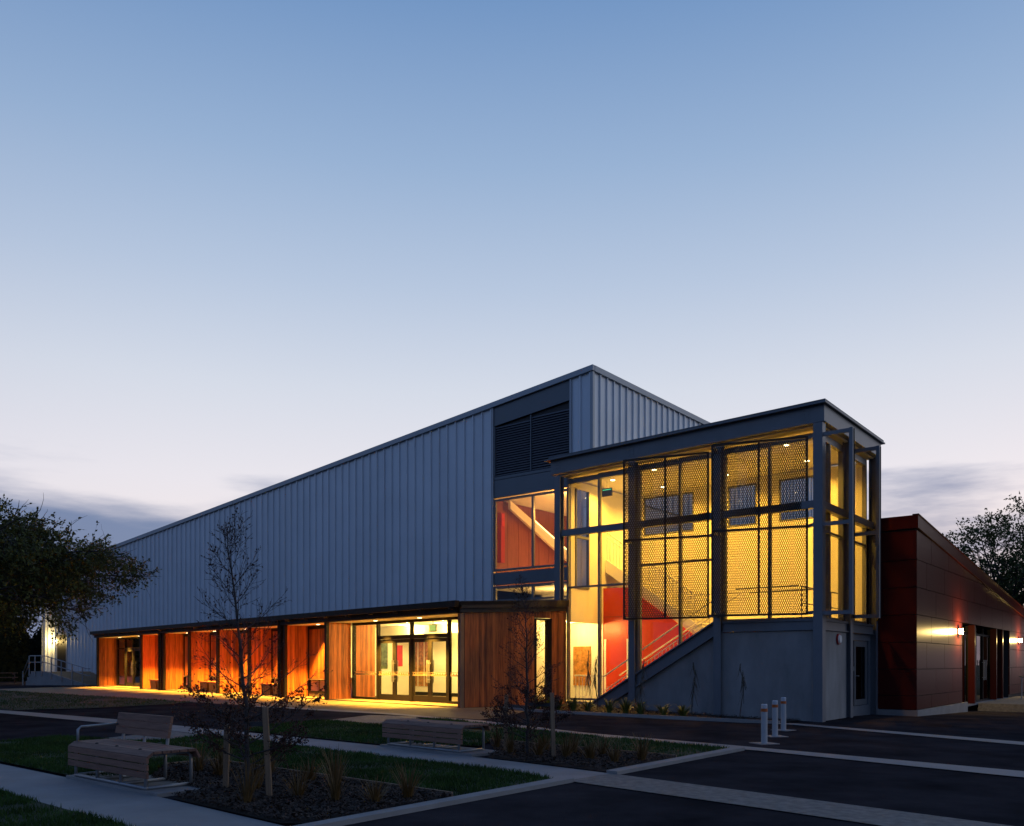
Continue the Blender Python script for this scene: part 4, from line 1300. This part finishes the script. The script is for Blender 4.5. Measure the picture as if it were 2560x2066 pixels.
# ------------------------------------------------------------------ plants
def tubes_np(polys, sides=5):
    V, F = [], []
    for pts, rad in polys:
        pts = np.asarray(pts)
        n = len(pts)
        d_ = np.gradient(pts, axis=0)
        d_ /= np.linalg.norm(d_, axis=1)[:, None] + 1e-9
        ref = np.where(np.abs(d_[:, 2:3]) < .9, np.array([[0, 0, 1.0]]), np.array([[1.0, 0, 0]]))
        a_ = np.cross(d_, ref)
        a_ /= np.linalg.norm(a_, axis=1)[:, None] + 1e-9
        b_ = np.cross(d_, a_)
        base = len(V)
        for k in range(n):
            for j in range(sides):
                t = 2 * math.pi * j / sides
                V.append(pts[k] + (a_[k] * math.cos(t) + b_[k] * math.sin(t)) * rad[k])
        for k in range(n - 1):
            for j in range(sides):
                F.append((base + k * sides + j, base + k * sides + (j + 1) % sides, base + (k + 1) * sides + (j + 1) % sides, base + (k + 1) * sides + j))
    return np.array(V), np.array(F)
def leaves_np(P, Dr, size, rg, flat=0.5, aspect=.55):
    n = len(P)
    P, Dr = np.asarray(P), np.asarray(Dr)
    d_ = Dr + rg.normal(0, .55, (n, 3))
    d_ /= np.linalg.norm(d_, axis=1)[:, None] + 1e-9
    up = rg.normal(0, 1, (n, 3))
    up[:, 2] += flat * 3
    s_ = np.cross(d_, up)
    s_ /= np.linalg.norm(s_, axis=1)[:, None] + 1e-9
    l_ = size * rg.uniform(.6, 1.25, n)[:, None]
    w_ = l_ * aspect * .5
    nrm = np.cross(s_, d_)
    v = np.stack([P, P + d_ * l_ * .45 + s_ * w_ + nrm * l_ * .06, P + d_ * l_, P + d_ * l_ * .45 - s_ * w_ + nrm * l_ * .06], 1)
    return v.reshape(-1, 3), np.arange(n * 4).reshape(-1, 4)
def norm(v):
    return v / (np.linalg.norm(v) + 1e-9)
class Grow:
    def __init__(self, seed):
        self.rg = np.random.default_rng(seed)
        self.wood = []
        self.lp = []
        self.ld = []
        self.env = None
    def branch(self, p, d_, ln, r, lvl, spec):
        if self.env and lvl >= 1 and not self.env(p):
            return
        s_ = spec[lvl]
        n = s_.get('n', 6)
        rg = self.rg
        pts, rad = [np.array(p, float)], [r]
        d_ = norm(np.array(d_, float))
        for k in range(n):
            d_ = norm(d_ + rg.normal(0, s_.get('wig', .1), 3) + np.array([0, 0, s_.get('up', 0.0)]) * (k + 1) / n)
            pts.append(pts[-1] + d_ * ln / n)
            rad.append(max(r * (1 - (k + 1) / n * s_.get('taper', .8)), .0015))
            if self.env and lvl == 0 and k > 2 and not self.env(pts[-1]):
                rad[-1] = .004
                break
        self.wood.append((pts, rad))
        pts = np.array(pts)
        n = len(pts) - 1
        if lvl + 1 < len(spec):
            c_ = spec[lvl + 1]
            m = s_['kids']
            for i in range(m):
                f = s_.get('from', .2) + (1 - s_.get('from', .2)) * (i + rg.uniform(0, .9)) / m
                k = min(int(f * n), n - 1)
                q = pts[k] + (pts[k + 1] - pts[k]) * (f * n - k)
                ax = norm(pts[k + 1] - pts[k])
                side = norm(np.cross(ax, rg.normal(0, 1, 3)) * np.array([1, 1, s_.get('flat', 1.0)]))
                a_ = s_.get('ang', .8) * rg.uniform(.7, 1.25)
                nd = ax * math.cos(a_) + side * math.sin(a_)
                ll = c_['len'] * rg.uniform(.6, 1.2) * (1 - s_.get('shrink', .4) * f)
                self.branch(q, nd, ll, max(rad[k] * c_.get('rr', .5), .002), lvl + 1, spec)
        if s_.get('leaves'):
            m = s_['leaves']
            for i in range(m):
                f = rg.uniform(s_.get('lfrom', .15), 1)
                k = min(int(f * n), n - 1)
                self.lp.append(pts[k] + (pts[k + 1] - pts[k]) * (f * n - k))
                self.ld.append(pts[k + 1] - pts[k])
    def build(self, root, wood_m, leaf_m, size, flat=.5, aspect=.55, wood_name='branches', sides=5):
        v, f = tubes_np(self.wood[:1], 9)
        np_mesh('trunk', v, f, wood_m, root)
        if len(self.wood) > 1:
            v, f = tubes_np(self.wood[1:], sides)
            np_mesh(wood_name, v, f, wood_m, root)
        ld = np.array([norm(x) for x in self.ld])
        v, f = leaves_np(self.lp, ld, size, self.rg, flat, aspect)
        np_mesh('crown', v, f, leaf_m, root)
# big spreading tree at the left
def left_tree():
    loc = (-17.6, 24.0)
    t = thing('spreading_tree', 'large dark spreading tree with drooping leafy branches over the far lawn', 'tree', (*loc, ground_z(*loc)), 0)
    g = Grow(11)
    g.wood.append(([np.array([0, 0, -.1]), np.array([.1, 0, 1.2]), np.array([.25, .1, 2.4]), np.array([.3, .1, 4.2])], [.38, .30, .26, .12]))
    spec = [dict(n=10, wig=.07, up=-.035, kids=17, ang=.75, flat=.6, shrink=.5, taper=.9, **{'from': .25}),
            dict(len=2.0, n=6, wig=.12, up=-.10, kids=10, ang=.7, rr=.5, flat=.7, shrink=.4),
            dict(len=.75, n=4, wig=.16, up=-.09, leaves=7, rr=.5, kids=3, ang=.6),
            dict(len=.40, n=3, wig=.15, up=-.03, leaves=5, rr=.6)]
    rg = g.rg
    def env(p):
        r_ = math.hypot(p[0], p[1]) * 1.10 + .8 * noise.noise(Vector((p[0], p[1], p[2])) * .9)
        lo_ = np.interp(r_, [0, 3.3, 4.4, 5.7, 6.4, 7.4], [1.7, 1.9, 2.3, 3.2, 3.5, 4.1])
        hi_ = np.interp(r_, [0, 3.3, 4.6, 5.3, 6.5, 7.2, 7.8], [6.9, 6.4, 5.9, 5.4, 4.8, 4.7, 4.4])
        return lo_ < p[2] < hi_ and r_ < 7.7
    g.env = env
    for i in range(25):
        az = rg.uniform(-1.25, 1.2) if i < 22 else rg.uniform(0, 6.28)
        el = -.02 + .62 * (i % 22) / 22 + rg.uniform(-.05, .05)
        z0 = 2.1 + 2.2 * rg.uniform(.3, 1)
        ln = (7.6 - 2.6 * el) * rg.uniform(.85, 1.03)
        g.branch((.25, .1, z0), (math.cos(az) * math.cos(el), math.sin(az) * math.cos(el), math.sin(el)), ln, .07, 0, spec)
    g.build(t, 'trunk', 'leaf_left', .095, flat=.45, aspect=.55)
left_tree()
# trees beyond the red wing
def right_tree(loc, h, seed, label, leaves):
    t = thing('broadleaf_tree', label, 'tree', (*loc, -.42), 0, 'trees beyond the red wing')
    g = Grow(seed)
    g.wood.append(([np.array([0, 0, -.1]), np.array([.1, 0, h * .2]), np.array([.0, .1, h * .38])], [.36, .28, .24]))
    spec = [dict(n=8, wig=.10, up=.06, kids=9, ang=.62, shrink=.45, taper=.85, **{'from': .25}),
            dict(len=h * .26, n=6, wig=.12, up=.04, kids=8, ang=.65, rr=.55, shrink=.4),
            dict(len=h * .11, n=4, wig=.16, up=.02, leaves=leaves, rr=.5, kids=3, ang=.7),
            dict(len=h * .055, n=3, wig=.2, leaves=leaves, rr=.6)]
    rg = g.rg
    for i in range(13):
        az = i * 2.4 + rg.uniform(-.3, .3)
        el = rg.uniform(.35, 1.35)
        z0 = h * rg.uniform(.2, .38)
        g.branch((0, .05, z0), (math.cos(az) * math.cos(el), math.sin(az) * math.cos(el), math.sin(el)), h * rg.uniform(.42, .58), .15, 0, spec)
    g.build(t, 'trunk', 'leaf_right', .17, flat=.2, aspect=.7)
    return t
rtree = right_tree((34.4, 60.0), 13.4, 21, 'broad leafy tree rising behind the sloping red parapet', 6)
right_tree((43.5, 66.0), 16.0, 22, 'taller leafy tree farther along behind the red wing', 6)
# tree copies added out of view so the red panels mirror foliage, not sky
def copy_thing(o, loc, rz, label, group):
    c = o.copy()
    col.objects.link(c)
    c.location = loc
    c.rotation_euler = (0, 0, rz)
    c['label'] = label
    c['group'] = group
    for ch in list(o.children):
        k = ch.copy()
        col.objects.link(k)
        k.parent = c
    return c
for i, (x_, y_) in enumerate(((36.5, 45.5), (43, 51), (50, 56.5), (40.5, 57), (47, 64))):
    copy_thing(rtree, (x_, y_, -.42), 1.3 * i + .7, 'leafy tree added out of view across the forecourt for the red panels to mirror', 'trees added out of view for the red panels to mirror')
# young staked trees
def young_tree(loc, h, lean, seed, label, w, nleaf):
    z = ground_z(*loc) + .03
    t = thing('young_tree', label, 'tree', (*loc, z), 0, 'young staked trees')
    g = Grow(seed)
    rg = g.rg
    n = 14
    pts, rad = [], []
    for k in range(n + 1):
        f = k / n
        pts.append(np.array([lean * f * f + rg.normal(0, .012) * (k > 0), rg.normal(0, .012), -.03 + f * h]))
        rad.append(.027 * (1 - f) + .004)
    g.wood.append((pts, rad))
    pts = np.array(pts)
    spec = [dict(n=7, wig=.07, up=.10, kids=9, ang=.55, shrink=.5, taper=.85, leaves=10, lfrom=.3, **{'from': .2}),
            dict(len=.30, n=4, wig=.12, up=.06, leaves=nleaf, rr=.55, kids=2, ang=.6),
            dict(len=.13, n=3, wig=.15, up=.05, leaves=max(2, nleaf // 2), rr=.6)]
    for i in range(44):
        f = .10 + .86 * ((i + rg.uniform(0, .8)) / 44) ** 1.25
        k = min(int(f * n), n - 1)
        q = pts[k] + (pts[k + 1] - pts[k]) * (f * n - k)
        az = i * 2.399 + rg.uniform(-.4, .4)
        a_ = (1.25 - .75 * f) * rg.uniform(.85, 1.15)
        ln = w * (1.05 - .72 * f) * rg.uniform(.65, 1.15)
        g.branch(q, (math.cos(az) * math.sin(a_), math.sin(az) * math.sin(a_), math.cos(a_)), ln, .010 * (1.1 - .7 * f), 0, spec)
    # fewer leaves up high, more down low
    low_ = [i for i, p in enumerate(g.lp) if p[2] < h * .40 and i % 2]
    g.lp += [g.lp[i] + rg.normal(0, .035, 3) for i in low_]
    g.ld += [g.ld[i] for i in low_]
    keep = [i for i, p in enumerate(g.lp) if rg.uniform() < (1.0 if p[2] < h * .42 else .13)]
    g.lp = [g.lp[i] for i in keep]
    g.ld = [g.ld[i] for i in keep]
    g.build(t, 'young_bark', 'leaf_young', .029, flat=.2, aspect=.6, sides=4)
young_tree((-2.89, 9.35), 2.95, -.22, 31, 'young bare-topped tree tied to stakes in the bed by the bench with a backrest', .98, 17)
young_tree((.25, 13.63), 2.66, -.05, 32, 'young thin tree tied to stakes in the bed by the bench without a back', .80, 17)
def stake(p, h, tilt, label, strap_to):
    z = ground_z(*p)
    t = thing('tree_stake', label, 'stake', (*p, z - .03), .1, 'timber tree stakes')
    s_ = .030
    MB().prism([(-s_, -s_, 0), (s_, -s_, 0), (s_, s_, 0), (-s_, s_, 0)], [(-s_ + tilt, -s_, h), (s_ + tilt, -s_, h), (s_ + tilt, s_, h), (-s_ + tilt, s_, h)]).build('post', 'stake_timber', t, bevel=.004)
    d_ = Vector((strap_to[0] - p[0], strap_to[1] - p[1], 0))
    d_.rotate(Matrix.Rotation(-.1, 3, 'Z'))
    MB().seg((tilt * .8 + .03, .0), (d_.x, d_.y), -.003, .003, h * .8, h * .8 + .05).build('strap', 'frame', t)
stake((-2.64, 9.35), 1.06, -.05, 'leaning pale timber stake in front of the young tree near the backrest bench', (-2.92, 9.37))
stake((-3.34, 10.0), .82, .02, 'timber stake behind the young tree near the backrest bench', (-2.92, 9.40))
stake((.65, 13.35), 1.08, -.03, 'pale timber stake in front of the young tree by the backless bench', (.26, 13.6))
stake((-.11, 14.2), 1.02, .02, 'timber stake behind the young tree by the backless bench', (.22, 13.66))
# grasses and flax: arching blades
def clump(name, p, label, group, m, n, h, spread, w, arch, cat, seed):
    rg = np.random.default_rng(seed)
    z = ground_z(*p) + .03
    t = thing(name, label, cat, (*p, z), 0, group)
    V, F = [], []
    for i in range(n):
        az = rg.uniform(0, 6.28)
        out = spread * rg.uniform(.1, 1)
        hh = h * rg.uniform(.5, 1.1)
        b0 = np.array([math.cos(az), math.sin(az), 0]) * rg.uniform(0, .05)
        side = np.array([-math.sin(az), math.cos(az), 0])
        base = len(V)
        seg = 5
        for k in range(seg + 1):
            f = k / seg
            c_ = b0 + np.array([math.cos(az) * out * f ** 1.5, math.sin(az) * out * f ** 1.5, hh * (f - arch * f ** 3) - .03])
            ww = w * (1 - f ** 2) * .5 + .0008
            V += [c_ + side * ww, c_ - side * ww]
        for k in range(seg):
            F.append((base + 2 * k, base + 2 * k + 1, base + 2 * k + 3, base + 2 * k + 2))
    np_mesh('leaves', np.array(V), np.array(F), m, t)
TB1 = [(-2.95, 9.9), (-2.32, 9.30), (-1.85, 9.0), (-1.43, 8.95), (-1.12, 9.22), (-3.78, 11.09), (-2.5, 10.6), (-3.2, 11.3), (-4.2, 11.5), (-2.05, 9.95), (-3.95, 11.75), (-2.75, 8.9)]
for i, p in enumerate(TB1):
    clump('tussock_grass', p, 'upright orange-brown tussock grass in the mulch bed by the backrest bench', 'tussocks in the bed by the backrest bench', 'tussock', rnd.randint(55, 95), rnd.uniform(.36, .60), .27, .010, .10, 'grass plant', 100 + i)
TB2 = [(-0.02, 13.85), (0.42, 13.45), (0.84, 13.31), (1.18, 12.95), (1.5, 12.55), (1.95, 12.9), (1.43, 13.6), (-0.25, 14.75), (.55, 14.3), (1.0, 13.9)]
for i, p in enumerate(TB2):
    clump('tussock_grass', p, 'upright orange-brown tussock grass in the mulch bed by the backless bench', 'tussocks in the bed by the backless bench', 'tussock', rnd.randint(55, 95), rnd.uniform(.36, .56), .26, .012, .10, 'grass plant', 140 + i)
FB = [(.75, 24.75), (1.31, 24.4), (1.72, 24.15), (2.15, 24.3), (2.66, 23.5), (3.12, 23.5), (3.48, 23.2), (4.06, 23.0), (4.54, 22.75), (1.0, 25.2)]
for i, p in enumerate(FB):
    clump('flax_plant', p, 'green flax plant with arching leaves in the bed along the stair tower', 'flax plants along the stair tower', 'flax', rnd.randint(48, 66), rnd.uniform(.50, .72), .46, .036, .32, 'flax', 180 + i)
LBL = ['tall dark sapling with long drooping leaves in front of the lobby glass', 'dark drooping sapling beside the lowest end of the stair stringer', 'thin dark sapling with drooping leaves beside the lowest outer tower column', 'bent dark sapling with drooping leaves against the concrete under the stringer', 'straight dark sapling with drooping leaves against the square concrete panel']
LB = [((2.16, 24.05), 1.75), ((2.36, 23.95), 1.62), ((3.5, 23.0), 1.55), ((4.75, 22.5), 1.5), ((5.93, 22.15), 1.52)]
for i, (p, h) in enumerate(LB):
    rg = np.random.default_rng(220 + i)
    z = ground_z(*p) + .03
    t = thing('lancewood_sapling', LBL[i], 'sapling', (*p, z), 0, 'lancewood saplings along the stair tower')
    pts = [np.array([rg.normal(0, .01) + .04 * math.sin(k * .8 + i), rg.normal(0, .01), -.03 + h * k / 8]) for k in range(9)]
    v, f = tubes_np([(pts, [.012] * 6 + [.010, .009, .006])], 6)
    np_mesh('stem', v, f, 'lancewood', t)
    V, F = [], []
    for k in range(26):
        fz = rg.uniform(.5, 1.0)
        c0 = np.array([pts[int(fz * 7.99)][0], pts[int(fz * 7.99)][1], h * fz])
        az = rg.uniform(0, 6.28)
        ln = rg.uniform(.32, .58) * (1.15 - .5 * fz)
        dv = norm(np.array([math.cos(az) * .38, math.sin(az) * .38, -1]))
        sd = np.array([-math.sin(az), math.cos(az), 0])
        b = len(V)
        V += [c0 + sd * .009, c0 - sd * .009, c0 + dv * ln - sd * .005, c0 + dv * ln + sd * .005]
        F.append((b, b + 1, b + 2, b + 3))
    np_mesh('leaves', np.array(V), np.array(F), 'lancewood', t)

# ------------------------------------------------------------------ ramp, rails and dark planting at the far left
def ramp():
    a0, a1 = Vector((-30.1, 53.1)), Vector((-25.3, 51.1))
    rz = math.atan2(a1.y - a0.y, a1.x - a0.x)
    l_ = (a1 - a0).length
    t = thing('access_ramp', 'grey concrete access ramp with a landing by the metal wall', 'ramp', (a0.x, a0.y, .2), rz)
    MB().xz([(0, -.1), (l_, -.1), (l_, .03), (1.6, .84), (.45, .84), (.45, .68), (.28, .68), (.28, .48), (.12, .48), (.12, .24), (0, .24)], 0, .18).build('side_wall', 'concrete', t)
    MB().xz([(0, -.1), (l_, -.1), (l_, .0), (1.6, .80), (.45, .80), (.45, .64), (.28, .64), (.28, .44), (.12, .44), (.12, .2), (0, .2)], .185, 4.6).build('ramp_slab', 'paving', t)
    h_ = thing('ramp_handrail', 'galvanised two-bar handrail along the access ramp', 'handrail', (a0.x, a0.y, .2), rz)
    def top(x):
        return .84 if x < 1.6 else .84 - (x - 1.6) * .81 / (l_ - 1.6)
    for off in (.95, .55):
        MB().tube([(-.25, .06, off - .1), (.3, .06, .84 + off), (1.6, .06, .84 + off), (l_ - .1, .06, top(l_ - .1) + off), (l_ + .15, .06, top(l_ - .1) + off)], .03, 8).build('rail', 'galvanised', h_, smooth=True)
    for x in (-.2, .35, .85, 1.4, 2.25, 3.1, 4.0, 4.85):
        zb = (-.05 if x < 0 else top(x) - .3)
        zt_ = (.85 if x < 0 else top(x) + .95)
        MB().tube([(x, -.035, zb), (x, -.035, zt_)], .034, 8).build('post', 'galvanised', h_)
ramp()
def hedge():
    t = thing('hedge', 'dark leafy hedge mass beyond the ramp at the end of the hall', 'hedge', (-38.0, 64.0, .0), R(20))
    rg = np.random.default_rng(50)
    c_ = MB()
    for i in range(22):
        x = -9 + i * .82
        hh = 4.6 + 1.2 * math.sin(i * 1.3) + rg.uniform(-.4, .4)
        c_.tube([(x, rg.uniform(-.3, .3), -.5), (x, rg.uniform(-.3, .3), hh * .5), (x, rg.uniform(-.3, .3), hh)], [1.1, 1.3, .35], 9)
    c_.build('core', 'leaf_hedge', t)
    n = 16000
    P = np.stack([rg.uniform(-10, 9.5, n), rg.uniform(-2.2, .8, n), rg.uniform(.0, 6.2, n)], 1)
    P = P[P[:, 2] < 4.9 + 1.1 * np.sin(P[:, 0] * 1.6)]
    v, f = leaves_np(P, rg.normal(0, 1, P.shape), .22, rg, 0, .7)
    np_mesh('foliage', v, f, 'leaf_hedge', t)
hedge()
def picnic_table(p, rz, label):
    t = thing('picnic_table', label, 'table', (*p, .2), rz, 'dark picnic tables')
    for i in range(5):
        box('top_board', 'dark_timber', t, -.9, .9, -.38 + i * .155, -.24 + i * .155, .70, .74)
    for s_ in (-1, 1):
        for i in range(2):
            box('seat_board', 'dark_timber', t, -.9, .9, s_ * .72 - .15 + i * .155, s_ * .72 - .01 + i * .155, .42, .46)
    for x in (-.65, .65):
        MB().box(x - .045, x + .045, -.85, .85, .34, .415).box(x - .0445, x + .0445, -.36, .36, .62, .695).build('crossbar', 'dark_timber', t)
        for s_ in (-1, 1):
            MB().prism([(x + .046, s_ * .62 - .05, -.02), (x + .09, s_ * .62 - .05, -.02), (x + .09, s_ * .62 + .05, -.02), (x + .046, s_ * .62 + .05, -.02)], [(x + .046, s_ * .26 - .05, .69), (x + .09, s_ * .26 - .05, .69), (x + .09, s_ * .26 + .05, .69), (x + .046, s_ * .26 + .05, .69)]).build('leg', 'dark_timber', t)
picnic_table((-31.9, 53.6), .5, 'dark timber picnic table beside the foot of the ramp')
